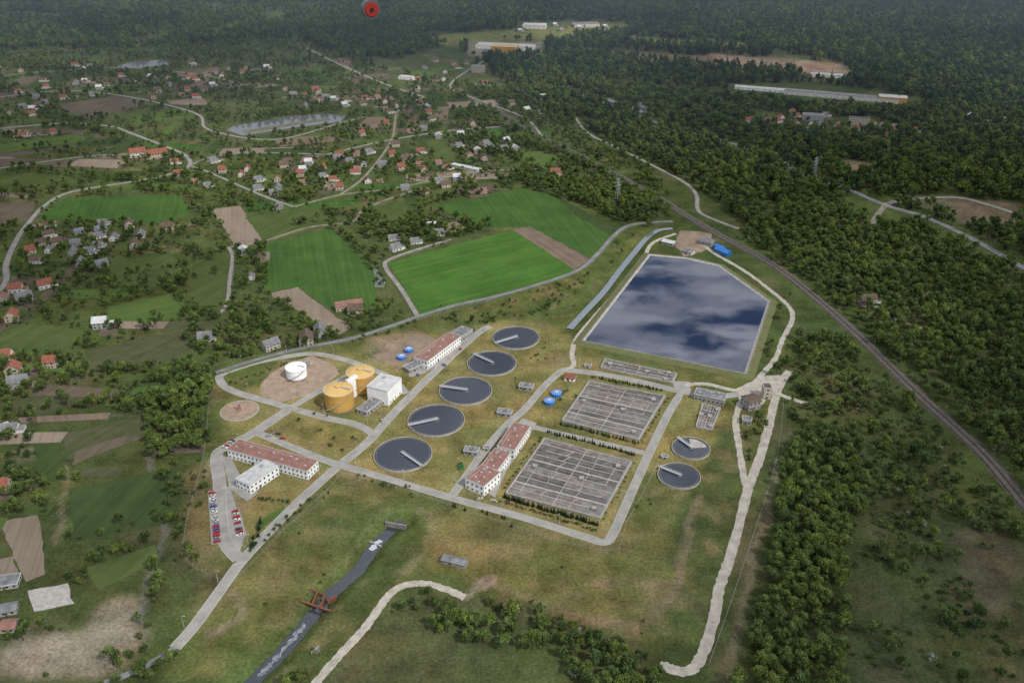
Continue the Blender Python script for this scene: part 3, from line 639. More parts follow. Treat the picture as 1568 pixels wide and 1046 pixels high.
def silo(name,u,v,wpx,h,wall,top,dome):
    c=P(u,v); R=math.dist(P(u-wpx/2,v),P(u+wpx/2,v))/2; b=MB()
    b.lathe(0,0,[(R,-.2),(R,h)],wall,48)
    b.lathe(0,0,[(R+.25,h-.5),(R+.25,h+.15),(R*.97,h+.2),(R*.6,h+dome*.7),(R*.2,h+dome),(0.3,h+dome+.05)],top,48)
    b.lathe(0,0,[(R*.2,h+dome-.1),(R*.2,h+dome+1.2),(0.2,h+dome+1.4)],top,16)
    for z in (h*.33,h*.66): b.lathe(0,0,[(R+.01,z),(R+.06,z+.05),(R+.06,z+.2),(R+.01,z+.25)],top,48)
    b.lathe(0,0,[(R+.04,-.1),(R+.04,1.2),(R,1.25)],M['concd'],48)
    n=24
    for k in range(n):
        a=2*math.pi*k/n; a2=2*math.pi*(k+1)/n; r=R+.15; p=(r*math.cos(a),r*math.sin(a)); q=(r*math.cos(a2),r*math.sin(a2))
        b.rod((*p,h+.1),(*p,h+1.2),.05,M['white'],4); b.rod((*p,h+1.2),(*q,h+1.2),.05,M['white'],4)
    b.beam((0,0),(R*.95,-R*.3),1,h+dome+.3,h+dome+.5,M['steel'])
    for k in range(28): # spiral stair
        a=-2.6+k*.075; z=h*k/28; p=((R+.1)*math.cos(a),(R+.1)*math.sin(a)); q=((R+1.3)*math.cos(a),(R+1.3)*math.sin(a)); b.beam(p,q,.5,z,z+.12,M['steel'])
    b.obj(name,(c[0],c[1],0)); EXC.append((c[0],c[1],R+3))
silo('digester_tank',521,622,44,15,M['yellow'],M['yellowtop'],2.2)
silo('digester_tank',554,595,42,15,M['yellow'],M['yellowtop'],2.2)
silo('gas_holder_tank',455,577,31,9,M['white'],M['white'],1.5)
b=MB(); p=P(534,612); q=P(548,603); b.beam(p,q,3,0,17,M['white']); b.rod((*p,17),(*q,17),.4,M['steel']); b.obj('stair_tower')
for u,v in ((626,538),(615,549),(852,605),(841,617)):
    c=P(u,v); b=MB(); R=4.2 if u>700 else 3.6
    b.lathe(0,0,[(R,-.1),(R,2.4),(R+.15,2.45),(R*.5,3.1),(0.2,3.4)],M['blue'],32)
    for k in range(12):
        a=2*math.pi*k/12; b.rod((R*1.01*math.cos(a),R*1.01*math.sin(a),2.5),(.3*math.cos(a),.3*math.sin(a),3.5),.12,M['white'],4)
    b.rod((R+.3,0,0),(R+.3,0,3.2),.12,M['steel']); b.obj('blue_bio_tank',(c[0],c[1],0))
# aeration basins
def basin(name,quad,nl,h=1.5,dark=False,inner=None):
    A,B_,C,D_=[P(*p,h) for p in quad]  # TL TR BR BL
    def q(s,t):
        return tuple((A[i]*(1-s)+B_[i]*s)*(1-t)+(D_[i]*(1-s)+C[i]*s)*t for i in (0,1))
    b=MB(); e=[0]
    def wl(s0,t0,s1,t1,w=.5,z=h,m='conc'):
        e[0]+=1; b.beam(q(s0,t0),q(s1,t1),w,-.3,z-.003*e[0],M[m])
    wl(-.003,0,1.003,0,.9);wl(-.003,1,1.003,1,.9);wl(0,0,0,1,.9);wl(1,0,1,1,.9)
    for k in range(nl):
        t0,t1=k/nl,(k+1)/nl; m='w_basind' if (k%3==1 or dark) else 'w_basin'
        sp=[0,1] if k%2 else [0,.5,1]
        for s0,s1 in zip(sp[:-1],sp[1:]):
            c=[q(s0,t0),q(s1,t0),q(s1,t1),q(s0,t1)]
            mm=m if random.random()<.8 else 'w_basind'
            zz=h-.55-.04*random.random(); b.add([(x,y,zz) for x,y in c],[(3,2,1,0)],M[mm])
        if k:
            if k%2: wl(0.0,t0,.9,t0,.6)
            else: wl(.1,t0,1,t0,.6)
            if k%4==0: wl(0,t0,1,t0,1.3,h+.1)
        for s in (.33,.66):
            if random.random()<.5: wl(s+random.uniform(-.05,.05),t0,s,t1,.35)
        tm=(t0+t1)/2
        a0=random.uniform(.05,.3); wl(a0,tm,a0+random.uniform(.3,.6),tm,.2,h-.2,'concd')
        if k%2==0: wl(a0+.02,tm+.2/nl,a0+.5,tm+.2/nl,.18,h-.25,'rust')
    wl(.5,0.0,.5,1,.5); wl(.985,0,.985,1,.3,h+.15,'steel'); wl(.88,0.05,.88,.5,.4); wl(.12,.5,.12,.95,.4)
    for (s0,t0,s1,t1) in ((0,0,1,0),(1,0,1,1),(0,1,1,1),(0,0,0,1)):
        p0,p1=q(s0,t0),q(s1,t1); nn_=int(math.dist(p0,p1)/3)
        for k in range(nn_+1):
            t=k/nn_; z=(p0[0]+(p1[0]-p0[0])*t,p0[1]+(p1[1]-p0[1])*t); b.rod((*z,h-.02),(*z,h+1.1),.05,M['steel'],4)
        b.rod((*p0,h+1.1),(*p1,h+1.1),.06,M['steel'],4)
    for s,t in ((.9,.9),(.9,.15),(.1,.5),(.62,.5)):
        c=q(s,t); b.box(c[0]-1.6,c[1]-1.2,h+.02,c[0]+1.6,c[1]+1.2,h+1.3,M['grey'])
    b.obj(name); EXP.append([q(-.02,-.02),q(1.02,-.02),q(1.02,1.02),q(-.02,1.02)])
basin('aeration_basin',[(834,671),(967,706),(919,792),(775,754)],10)
basin('aeration_basin',[(903,583),(1018,606),(978,672),(861,643)],10)
basin('settling_channel',[(927,549),(1036,572),(1030,585),(920,562)],3)
basin('grit_chamber',[(1076,618),(1103,624),(1090,657),(1066,652)],4)
# weir
b=MB()
b.beam(P(462,921),P(507,936),1.4,.3,.6,M['rust']); b.beam(P(473,902),P(500,912),1.0,.3,.55,M['rust'])
for u,v in ((478,926),(490,931)): b.beam(P(u,v),P(u+8,v-20),.9,-3.4,.9,M['rust'])
for u,v in ((456,915),(515,912)): 
    p=P(u,v); b.beam(p,P(u+(14 if u<480 else -14),v+8),.8,-3,.5,M['rust'])
b.obj('river_weir')
b=MB(); b.beam(P(590,800),P(622,806),1.2,-2.5,.8,M['concd']); b.beam(P(566,824),P(584,832),.8,-3,-2.1,M['conc']); b.obj('outfall_headwall')
M['pale_strip']=mat('pale_river_water',(.55,.57,.58),nz=.8,amt=.3,col2=(.08,.09,.10))  # whitish mottled colour for a short strip of river
b=MB(); ln=smooth(PP([(582,822),(574,830),(569,838)])); ribbon(b,ln,3.2,-2.36,M['pale_strip'],rag=1.0); ln=smooth(PP([(466,950),(450,970),(430,994),(412,1014),(395,1030)]),8); ribbon(b,ln,2.4,-2.37,mat('pale_grey_water',(.24,.26,.28),nz=1.0,amt=.3,col2=(.035,.04,.045)),rag=1.0); b.obj('river_pale_strips')  # paler mottled strips laid just above the river surface
# railway
RL=smooth(PP([(1640,860),(1568,770),(1500,690),(1400,598),(1290,492),(1190,410),(1110,365),(1050,330),(1000,298),(900,245),(820,205),(760,168),(700,140)]),8)
b=MB(); ribbon(b,RL,12,.045,mat('railway_verge',(.075,.065,.04),nz=6,amt=.3),rag=1)
for off in (-2.4,2.4):
    ribbon(b,RL,3.2,.45,M['ballast'],off); 
    for r in (-.75,.75): ribbon(b,RL,.2,.65,M['rail'],off+r)
b.obj('railway_track'); EXL.append((RL,8))
b=MB()
acc=0
for i in range(len(RL)-1):
    acc+=math.dist(RL[i],RL[i+1])
    if acc>50:
        acc=0; x,y=RL[i]; dx,dy=RL[i+1][0]-x,RL[i+1][1]-y; l=math.hypot(dx,dy); nx,ny=-dy/l,dx/l
        for s_ in (-1,1): b.rod((x+nx*5*s_,y+ny*5*s_,0),(x+nx*5*s_,y+ny*5*s_,7.5),.12,M['concd'],5); b.rod((x+nx*5*s_,y+ny*5*s_,6.5),(x+nx*2.4*s_,y+ny*2.4*s_,7),.06,M['steel'],4)
b.obj('railway_catenary_masts')
def pylon(u,v,h=32):
    c=P(u,v); b=MB(); r=3.0
    lv=[0,.2,.38,.54,.68,.8,.9,1]; f=lambda t:r*(1-t)**1.0*.9+.3
    for k in range(len(lv)-1):
        a0,a1=f(lv[k]),f(lv[k+1]); z0,z1=lv[k]*h,lv[k+1]*h
        cs=[(-1,-1),(1,-1),(1,1),(-1,1)]
        for j in range(4):
            p=cs[j];q=cs[(j+1)%4]
            b.rod((p[0]*a0,p[1]*a0,z0),(p[0]*a1,p[1]*a1,z1),.12,M['steel'],4); b.rod((p[0]*a0,p[1]*a0,z0),(q[0]*a1,q[1]*a1,z1),.07,M['steel'],4); b.rod((p[0]*a1,p[1]*a1,z1),(q[0]*a1,q[1]*a1,z1),.07,M['steel'],4)
    for z,w in ((h*.7,5.5),(h*.82,7),(h*.93,4.5)):
        for s_ in (-1,1): b.rod((0,0,z+1),(s_*w,0,z),.12,M['steel'],4); b.rod((0,0,z),(s_*w,0,z),.12,M['steel'],4); b.rod((s_*w,0,z),(s_*w,0,z-1.8),.12,M['glass'],4)
    b.obj('power_pylon',(c[0],c[1],0),.6)
for p in ((1245,278),(945,312)): pylon(*p)
# street lamps
LM=MB(); LM.rod((0,0,0),(0,0,8.5),.12,M['kerb'],6,.07); LM.rod((0,0,8.5),(1.6,0,8.9),.06,M['kerb'],5); LM.box(1.2,-.2,8.8,2.1,.2,9.0,M['steel']); LM.rod((0,0,0),(0,0,.6),.25,M['conc'],6)
lm=LM.obj('street_lamp',link=False).data
for (name,line,w,m,kerb,rag) in ROADS:
    if not kerb: continue
    acc=18
    for k in range(len(line)-1):
        a,c=line[k],line[k+1]; l=math.dist(a,c); acc+=l
        if acc>34:
            acc=0; dx,dy=(c[0]-a[0])/l,(c[1]-a[1])/l; o=bpy.data.objects.new('street_lamp',lm); S.collection.objects.link(o)
            o.location=(a[0]-dy*(w/2+1.5),a[1]+dx*(w/2+1.5),0); o.rotation_euler[2]=math.atan2(dy,dx)-math.pi/2
def fence(px,name='chain_link_fence'):
    w=smooth(PP(px),3); b=MB()
    for a,c in zip(w[:-1],w[1:]):
        l=math.dist(a,c); n_=max(1,int(l/3))
        for k in range(n_): 
            p=(a[0]+(c[0]-a[0])*k/n_,a[1]+(c[1]-a[1])*k/n_); b.rod((*p,0),(*p,2.1),.06,M['kerb'],4)
        for z in (.3,1.1,2.0): b.rod((*a,z),(*c,z),.02,M['steel'],4)
    b.obj(name)
fence([(342,890),(285,858),(288,790),(312,700),(322,600),(332,560),(420,543),(560,512),(650,488),(760,460)])
fence([(362,888),(440,808),(505,748),(530,728),(620,752),(690,775),(920,845),(960,800),(1010,705)])
fence([(1200,612),(1190,700),(1160,800),(1120,920),(1085,1020)])
# cars
def carmesh(c):
    m=mat('car_paint',c,rough=.3,spec=.5); b=MB()
    prof=[(-2.2,.35),(-2.25,.8),(-2.1,.98),(-1.6,1.02),(1.0,.98),(1.9,.85),(2.2,.7),(2.2,.35)]
    def ext(pr,w0,w1,mm):
        n=len(pr); vs=[(x,-w0,z) for x,z in pr]+[(x,w0,z) for x,z in pr]
        b.add(vs,[tuple(range(n)),tuple(range(2*n-1,n-1,-1))]+[(k,k+n,(k+1)%n+n,(k+1)%n) for k in range(n)],mm)
    ext(prof,.86,.86,m)
    y0,y1=.80,.62
    cab=[(-1.9,1.0),(-1.35,1.46),(.15,1.46),(.95,.98)]
    b.add([(x,-(y0 if z<1.2 else y1),z-.01) for x,z in cab]+[(x,(y0 if z<1.2 else y1),z-.01) for x,z in cab],[(0,1,2,3)[::-1],(4,5,6,7),(0,4,5,1)[::-1],(2,6,7,3)[::-1]],M['glass'])
    b.box(-1.38,-.62,1.44,.18,.62,1.5,m)
    for x in (-.6,): 
        for s_ in (-1,1): b.rod((x,s_*.79,1.0),(x,s_*.63,1.46),.05,m,4)
    for x in (-1.35,1.35):
        for s_ in (-1,1): b.rod((x,s_*.7,.33),(x,s_*.89,.33),.33,M['rubber'],12); b.rod((x,s_*.885,.33),(x,s_*.9,.33),.17,M['steel'],8)
    for s_ in (-1,1): b.box(2.17,s_*.6-.18,.6,2.22,s_*.6+.18,.72,M['white']); b.box(-2.26,s_*.65-.12,.72,-2.21,s_*.65+.12,.86,M['red'])
    return b.obj('parked_car',link=False).data
CM=[carmesh(c) for c in ((.35,.02,.02),(.6,.6,.6),(.05,.06,.08),(.3,.31,.33),(.03,.07,.25),(.45,.43,.36),(.02,.02,.02),(.2,.21,.22))]
ZP=None
def car(x,y,t,k=None):
    o=bpy.data.objects.new('parked_car',CM[random.randrange(8) if k is None else k]); S.collection.objects.link(o); o.location=(x,y,ZP); o.rotation_euler[2]=t
def carrow(p,q,n_,skip=.1):
    a,c=P(*p),P(*q); t=math.atan2(c[1]-a[1],c[0]-a[0])
    for k in range(n_):
        if random.random()<skip: continue
        s=k/(n_-1); car(a[0]+(c[0]-a[0])*s,a[1]+(c[1]-a[1])*s,t+math.pi/2+random.uniform(-.05,.05)+(math.pi if random.random()<.5 else 0),0 if random.random()<.25 else None)
sheet('parking_strip',[(318,752),(336,752),(343,832),(324,834)],M['asph'])
sheet('parking_strip',[(352,782),(367,780),(378,820),(362,824)],M['asph'])
ZP=Z[0]+.005
carrow((325,756),(333,830),18,.08); carrow((360,784),(368,820),9,.1); carrow((344,686),(356,676),5,.2)
for u,v in ((412,668),(426,665),(433,672),(680,560),(735,765),(640,575),(585,645),(756,768),(1145,640),(705,535)): car(*P(u,v),random.uniform(0,3))
for u,v in ((705,713),(706,718)):
    c=P(u,v); b=MB(); b.box(-1.8,-1,.5,1.8,1,1.8,mat('green_paint',(.03,.2,.05))); b.box(-1.6,-.8,1.8,1.6,.8,1.9,M['rubber']); b.rod((-1.2,-1.05,.35),(-1.2,1.05,.35),.3,M['rubber'],8); b.rod((1.2,-1.05,.35),(1.2,1.05,.35),.3,M['rubber'],8); b.obj('waste_skip',(c[0],c[1],.1),.4)
# ================= TREES =================
def leafmat(name,c1,c2,var=.35):
    m=bpy.data.materials.new(name); nt=nodes(m); N=nt.nodes; L=nt.links
    out=N.new('ShaderNodeOutputMaterial'); d=N.new('ShaderNodeBsdfDiffuse'); L.new(d.outputs[0],out.inputs[0])
    oi=N.new('ShaderNodeObjectInfo'); at=N.new('ShaderNodeAttribute'); at.attribute_name='shade'
    nn=N.new('ShaderNodeTexNoise'); nn.inputs['Scale'].default_value=1/90; nn.inputs['Detail'].default_value=3; L.new(oi.outputs['Location'],nn.inputs['Vector'])
    r1=N.new('ShaderNodeMapRange'); r1.inputs[1].default_value=.32; r1.inputs[2].default_value=.68; L.new(nn.outputs[0],r1.inputs[0])
    av=N.new('ShaderNodeMath'); av.operation='MULTIPLY_ADD'; L.new(oi.outputs['Random'],av.inputs[0]); av.inputs[1].default_value=.5
    hf=N.new('ShaderNodeMath'); hf.operation='MULTIPLY'; hf.inputs[1].default_value=.5; L.new(r1.outputs[0],hf.inputs[0]); L.new(hf.outputs[0],av.inputs[2])
    mx=N.new('ShaderNodeMix'); mx.data_type='RGBA'; mx.inputs[6].default_value=(*c1,1); mx.inputs[7].default_value=(*c2,1); L.new(av.outputs[0],mx.inputs[0])
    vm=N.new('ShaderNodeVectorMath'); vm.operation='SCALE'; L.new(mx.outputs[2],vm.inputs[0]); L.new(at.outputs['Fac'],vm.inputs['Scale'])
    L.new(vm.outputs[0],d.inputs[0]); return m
LMt={'dec':leafmat('broadleaf_foliage',(.036,.064,.026),(.11,.15,.040)),'pine':leafmat('pine_foliage',(.027,.049,.032),(.046,.07,.037)),
 'shr':leafmat('shrub_foliage',(.048,.072,.03),(.10,.13,.045)),'blo':leafmat('blossom_foliage',(.25,.27,.19),(.4,.41,.33)),'fresh':leafmat('fresh_foliage',(.10,.148,.034),(.145,.188,.046))}
def tree(name,h,R,lm,nleaf,trunk=True,kind='round',ls=.75):
    b=MB(); sh=[]
    def pad(): 
        while len(sh)<len(b.f): sh.append(1.0)
    th=h*.3
    if trunk:
        b.rod((0,0,-.2),(0,0,h*.6),R*.07,M['bark'],6,R*.03)
        for k in range(4):
            a=random.uniform(0,6.28); b.rod((0,0,h*random.uniform(.25,.4)),(math.cos(a)*R*.6,math.sin(a)*R*.6,h*random.uniform(.55,.75)),R*.035,M['bark'],4,R*.012)
    pad(); mi=LMt[lm]
    cl=[]
    if kind=='cone':
        nn_=9
        for k in range(nn_):
            t=k/(nn_-1); rr=R*(1-t)**.8; z=h*(.15+.83*t)
            m_=max(1,int(6*(1-t)))
            for j in range(m_):
                a=random.uniform(0,6.28); cl.append((math.cos(a)*rr*.6,math.sin(a)*rr*.6,z,max(.5,R*.42*(1-t*.7)),random.uniform(.6,1.3)))
    else:
        nc=random.randint(11,15)
        for k in range(nc):
            a=random.uniform(0,6.28); el=random.uniform(-.5,1.0); rr=R*.62*math.sqrt(max(.05,1-el*el))*random.uniform(.55,1.15); zc=h*.62+el*h*.27
            cl.append((math.cos(a)*rr,math.sin(a)*rr,zc,R*random.uniform(.28,.46),random.uniform(.55,1.4)))
        cl.append((0,0,h*.8,R*.42,1.1))
    if not trunk: cl=[(x,y,max(z*.75,r*.5),r,s) for x,y,z,r,s in cl]
    for x,y,z,r,s in cl:
        vs=[]
        for lat in (-.6,.0,.6):
            for k in range(5):
                a=2*math.pi*k/5+lat; q=r*.62*random.uniform(.8,1.1); vs.append((x+q*math.cos(lat)*math.cos(a),y+q*math.cos(lat)*math.sin(a),z+q*math.sin(lat)))
        vs.append((x,y,z+r*.62))
        fs=[(5*j+k,5*j+(k+1)%5,5*(j+1)+(k+1)%5,5*(j+1)+k) for j in (0,1) for k in range(5)]+[(10+k,10+(k+1)%5,15) for k in range(5)]
        b.add(vs,fs,mi)
        while len(sh)<len(b.f): sh.append(.5*s)  # inner crown hull coloured darker to stand for shade inside
        per=max(8,int(nleaf/len(cl)))
        for k in range(per):
            d=Vector((random.gauss(0,1),random.gauss(0,1),random.gauss(.35,1))).normalized()
            c=Vector((x,y,z))+d*r*random.uniform(.7,1.15)
            nrm=(d+Vector((random.gauss(0,.5),random.gauss(0,.5),random.gauss(.3,.5)))).normalized(); u_=nrm.orthogonal().normalized(); v_=nrm.cross(u_)
            a=random.uniform(0,6.28); e1=(u_*math.cos(a)+v_*math.sin(a))*ls*random.uniform(.5,1.1)*.6; e2=(v_*math.cos(a)-u_*math.sin(a))*ls*random.uniform(.5,1.1)*.6
            b.add([tuple(c-e1),tuple(c-e2*.8),tuple(c+e1),tuple(c+e2)],[(0,1,2,3)],mi)
            hh=.6+.6*min(1,max(0,c.z/h)); sh.append(s*hh*random.uniform(.75,1.3))  # crown shade painted in: leaves darker lower down, plus random tone
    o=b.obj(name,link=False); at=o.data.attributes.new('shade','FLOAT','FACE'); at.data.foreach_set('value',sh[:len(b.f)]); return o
def coll(name,objs):
    c=bpy.data.collections.new(name)
    for o in objs: c.objects.link(o)
    return c
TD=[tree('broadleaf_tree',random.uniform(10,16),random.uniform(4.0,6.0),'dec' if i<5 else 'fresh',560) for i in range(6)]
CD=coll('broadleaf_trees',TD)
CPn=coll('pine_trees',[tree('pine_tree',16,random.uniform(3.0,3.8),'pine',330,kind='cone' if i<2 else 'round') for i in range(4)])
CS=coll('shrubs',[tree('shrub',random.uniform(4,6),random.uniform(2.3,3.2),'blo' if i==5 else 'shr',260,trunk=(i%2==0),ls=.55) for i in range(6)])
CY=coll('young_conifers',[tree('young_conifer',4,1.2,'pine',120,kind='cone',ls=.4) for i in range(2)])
def scatter(name,pts,cl):
    pts=np.array(pts,float)
    if len(pts)==0: return
    me=bpy.data.meshes.new(name); me.vertices.add(len(pts)); co=np.zeros((len(pts),3)); co[:,:2]=pts[:,:2]; co[:,2]=0
    for ln_,h0,wd,dep in ((RIV,2,9,3.6),(CAN,2,6,1.9)):
        co[:,2]=np.minimum(co[:,2],carve(pdist(co[:,0],co[:,1],ln_),h0,wd,dep))
    me.vertices.foreach_set('co',co.ravel())
    a=me.attributes.new('sc','FLOAT','POINT'); a.data.foreach_set('value',pts[:,2].astype(np.float32))
    a=me.attributes.new('ix','INT','POINT'); a.data.foreach_set('value',pts[:,3].astype(np.int32))
    a=me.attributes.new('rz','FLOAT','POINT'); a.data.foreach_set('value',rng.uniform(0,6.28,len(pts)).astype(np.float32))
    o=bpy.data.objects.new(name,me); S.collection.objects.link(o)
    ng=bpy.data.node_groups.new(name,'GeometryNodeTree'); ng.interface.new_socket('Geometry',in_out='INPUT',socket_type='NodeSocketGeometry'); ng.interface.new_socket('Geometry',in_out='OUTPUT',socket_type='NodeSocketGeometry')
    N=ng.nodes; L=ng.links; gi=N.new('NodeGroupInput'); go=N.new('NodeGroupOutput'); ip=N.new('GeometryNodeInstanceOnPoints'); ci=N.new('GeometryNodeCollectionInfo')
    ci.inputs['Collection'].default_value=cl; ci.inputs['Separate Children'].default_value=True; ci.inputs['Reset Children'].default_value=True
    mp=N.new('GeometryNodeMeshToPoints'); L.new(gi.outputs[0],mp.inputs[0]); L.new(mp.outputs[0],ip.inputs['Points']); L.new(ci.outputs[0],ip.inputs['Instance']); ip.inputs['Pick Instance'].default_value=True
    def na(nm,ty):
        n=N.new('GeometryNodeInputNamedAttribute'); n.data_type=ty; n.inputs['Name'].default_value=nm; return n.outputs['Attribute']
    L.new(na('ix','INT'),ip.inputs['Instance Index'])
    cx=N.new('ShaderNodeCombineXYZ'); L.new(na('rz','FLOAT'),cx.inputs[2]); L.new(cx.outputs[0],ip.inputs['Rotation'])
    L.new(na('sc','FLOAT'),ip.inputs['Scale']); L.new(ip.outputs[0],go.inputs[0])
    md=o.modifiers.new('scatter','NODES'); md.node_group=ng
def bb(p): return (min(a for a,_ in p),max(a for a,_ in p),min(c for _,c in p),max(c for _,c in p))
def allowed(x,y,lawn=False,fat=0):
    ok=np.ones(x.shape,bool)
    if len(x)==0: return ok
    X0,X1,Y0,Y1=x.min(),x.max(),y.min(),y.max()
    for p in (EXP if not lawn else [q for q in EXP if len(q)<14]):
        a,c,d,e=bb(p)
        if a>X1 or c<X0 or d>Y1 or e<Y0: continue
        k=np.nonzero((x>a)&(x<c)&(y>d)&(y<e)&ok)[0]
        if len(k): ok[k]&=~pip(x[k],y[k],p)
    for l_,w_ in EXL:
        a,c,d,e=bb(l_); k=np.nonzero((x>a-20)&(x<c+20)&(y>d-20)&(y<e+20)&ok)[0]
        if len(k): ok[k]&=pdist(x[k],y[k],l_)>w_+fat
    for cx,cy,r in EXC: ok&=(x-cx)**2+(y-cy)**2>r*r
    return ok
T={'dec':[],'pine':[],'shr':[],'you':[]}
def zonefill(poly,dens,mix,s0,s1,gap=0,gs=45,lawn=False):
    w=PP(poly) if poly else None
    xs=[p[0] for p in w]; ys=[p[1] for p in w]; ar=(max(xs)-min(xs))*(max(ys)-min(ys)); n_=int(ar/1e4*dens)
    x=rng.uniform(min(xs),max(xs),n_); y=rng.uniform(min(ys),max(ys),n_); k=pip(x,y,w); x,y=x[k],y[k]
    if gap: k=(vn(x,y,gs)+.35*vn(x+50,y,gs/3.))/1.35>gap-rng.random(len(x))*.12; x,y=x[k],y[k]
    k=allowed(x,y); x,y=x[k],y[k]
    put(x,y,mix,s0,s1)
def put(x,y,mix,s0,s1):
    if len(x)==0: return
    ks=list(mix); pr=np.array([mix[q] for q in ks],float); pr/=pr.sum(); ch=rng.choice(len(ks),len(x),p=pr)
    fr=vn(x+900,y,70)
    for a,c,j,f in zip(x,y,ch,fr):
        k=ks[j]; s=s0+(s1-s0)*random.random()**1.3
        if random.random()<.06: s*=1.25
        if k=='dec': ix=random.randrange(5) if random.random()<1.05-.45*f else 5
        elif k=='pine': ix=random.randrange(4)
        elif k=='shr': ix=random.randrange(5) if random.random()<.985 else 5
        else: ix=random.randrange(2)
        T[k].append((a,c,s,ix))
def hedge(px,sp,mix,s0,s1,jit=2.5,rows=1,gap=0,chk=True):
    w=smooth(PP(px),4); X_=[];Y_=[]
    for a,c in zip(w[:-1],w[1:]):
        l=math.dist(a,c); n_=max(1,int(l/sp))
        for k in range(n_*rows):
            if random.random()<gap: continue
            t=random.random(); x=a[0]+(c[0]-a[0])*t+random.gauss(0,jit); y=a[1]+(c[1]-a[1])*t+random.gauss(0,jit)
            if any(within(x,y,l_,w_) for l_,w_ in EXL) or any((x-cx)**2+(y-cy)**2<r*r for cx,cy,r in EXC): continue
            X_.append(x);Y_.append(y)
    put(np.array(X_),np.array(Y_),mix,s0,s1)
DEC={'dec':1}; MIX={'dec':3,'shr':2}; SHR={'shr':1,'dec':.12}; FOR={'dec':3,'pine':2}; PIN={'pine':4,'dec':1}
zonefill([(1130,362),(1200,320),(1250,290),(1340,345),(1400,345),(1568,425),(1760,500),(1800,900),(1568,760),(1480,660),(1400,585),(1300,485),(1200,408)],290,MIX,.55,1.2,gap=.24)
zonefill([(890,195),(1000,250),(1070,290),(1140,345),(1240,290),(1340,310),(1568,400),(1800,480),(1850,150),(1400,165),(1100,150),(850,120),(770,140)],190,{'dec':3,'pine':1.2,'shr':.6},.7,1.35,gap=.25,gs=60)
zonefill([(790,140),(850,120),(1100,140),(1400,165),(1800,160),(2100,-25),(700,-25),(690,60),(730,100)],125,{'pine':2,'dec':1.3},.9,1.5,gap=.22,gs=120)
zonefill([(-500,-25),(700,-25),(690,70),(560,105),(450,60),(200,75),(-500,85)],100,FOR,.9,1.4,gap=.33,gs=110)
zonefill([(-300,85),(200,75),(450,60),(560,100),(780,140),(890,195),(960,300),(640,370),(500,330),(300,320),(-300,340)],125,MIX,.4,.95,gap=.36,gs=34)
zonefill([(780,140),(900,190),(1000,260),(1040,330),(960,340),(800,285),(700,215),(690,140)],160,MIX,.6,1.0,gap=.34,gs=40)
zonefill([(520,345),(560,320),(650,330),(740,345),(700,370),(600,400),(560,385)],220,MIX,.5,1.0,gap=.36,gs=30)
zonefill([(800,275),(880,285),(1000,310),(1000,350),(950,340),(860,300)],250,DEC,.6,1.0)
zonefill([(-300,330),(300,320),(400,370),(410,450),(320,500),(310,560),(-300,560)],140,MIX,.4,.9,gap=.4,gs=24)
zonefill([(-300,560),(310,560),(300,640),(225,650),(150,625),(-300,650)],210,MIX,.4,.95,gap=.34,gs=22)
zonefill([(225,590),(265,560),(330,560),(318,640),(305,690),(262,710),(228,700)],330,DEC,.6,1.05)
zonefill([(285,690),(325,650),(330,800),(300,870),(262,880),(272,790)],180,SHR,.4,.9,gap=.4,gs=18)
zonefill([(310,470),(400,470),(430,540),(400,548),(330,560),(305,545)],240,MIX,.5,.9,gap=.2)
zonefill([(380,470),(520,500),(600,460),(625,485),(560,510),(430,535)],200,MIX,.45,.8,gap=.3,gs=20)
zonefill([(-200,640),(60,640),(50,760),(-200,800)],150,MIX,.5,1,gap=.38,gs=25)
zonefill([(0,740),(70,725),(80,790),(0,790)],250,DEC,.6,.9)
zonefill([(1195,700),(1235,665),(1300,690),(1330,750),(1300,830),(1290,1100),(1110,1100),(1160,950),(1185,820)],430,DEC,.55,1.0)
zonefill([(1215,520),(1290,510),(1420,640),(1568,790),(1620,900),(1568,850),(1320,740),(1290,690),(1210,650)],330,{'shr':3,'dec':1.2},.5,1.05,gap=.36,gs=30)
zonefill([(1300,740),(1568,860),(1700,1100),(1290,1100)],130,{'shr':3,'dec':.7},.45,.95,gap=.45,gs=36)
zonefill([(1360,760),(1420,800),(1500,900),(1560,1000),(1568,1046),(1500,1000),(1400,900),(1340,850)],190,{'shr':2,'dec':1},.6,1,gap=.38,gs=25)
zonefill([(620,950),(700,942),(790,945),(850,962),(980,1010),(1010,1040),(1010,1100),(900,1100),(860,1010),(700,985)],430,DEC,.5,.85,gap=.15,gs=20)
zonefill([(700,915),(780,930),(900,962),(960,985),(940,1000),(850,975),(720,930)],420,{'shr':2,'dec':1},.45,.8,gap=.18,gs=15)
zonefill([(430,1010),(470,1000),(480,1046),(430,1060)],300,MIX,.5,.8)
zonefill([(180,1010),(270,990),(262,1046),(170,1060)],350,DEC,.45,.8)
zonefill([(640,490),(760,465),(870,425),(880,435),(840,490),(740,500)],160,SHR,.35,.8,gap=.42,gs=14)
zonefill([(900,400),(950,360),(985,362),(930,430),(880,480),(860,470)],100,SHR,.35,.7,gap=.5,gs=14)
zonefill([(1150,590),(1175,440),(1215,460),(1222,520),(1200,545)],170,SHR,.4,.9,gap=.38,gs=15)
zonefill([(1150,620),(1185,640),(1165,700),(1148,735),(1135,690)],300,{'shr':2,'dec':1},.4,.8,gap=.3,gs=12)
zonefill([(0,960),(120,950),(100,970),(0,990)],260,MIX,.4,.7,gap=.3,gs=12)
zonefill([(0,1010),(120,1040),(200,1000),(230,960),(160,1046),(0,1046)],60,MIX,.4,.8,gap=.4,gs=12)
zonefill([(110,900),(220,880),(245,820),(130,870),(60,900)],220,MIX,.4,.7,gap=.36,gs=14)
zonefill([(60,750),(260,720),(250,830),(80,880)],60,SHR,.3,.7,gap=.5,gs=14)
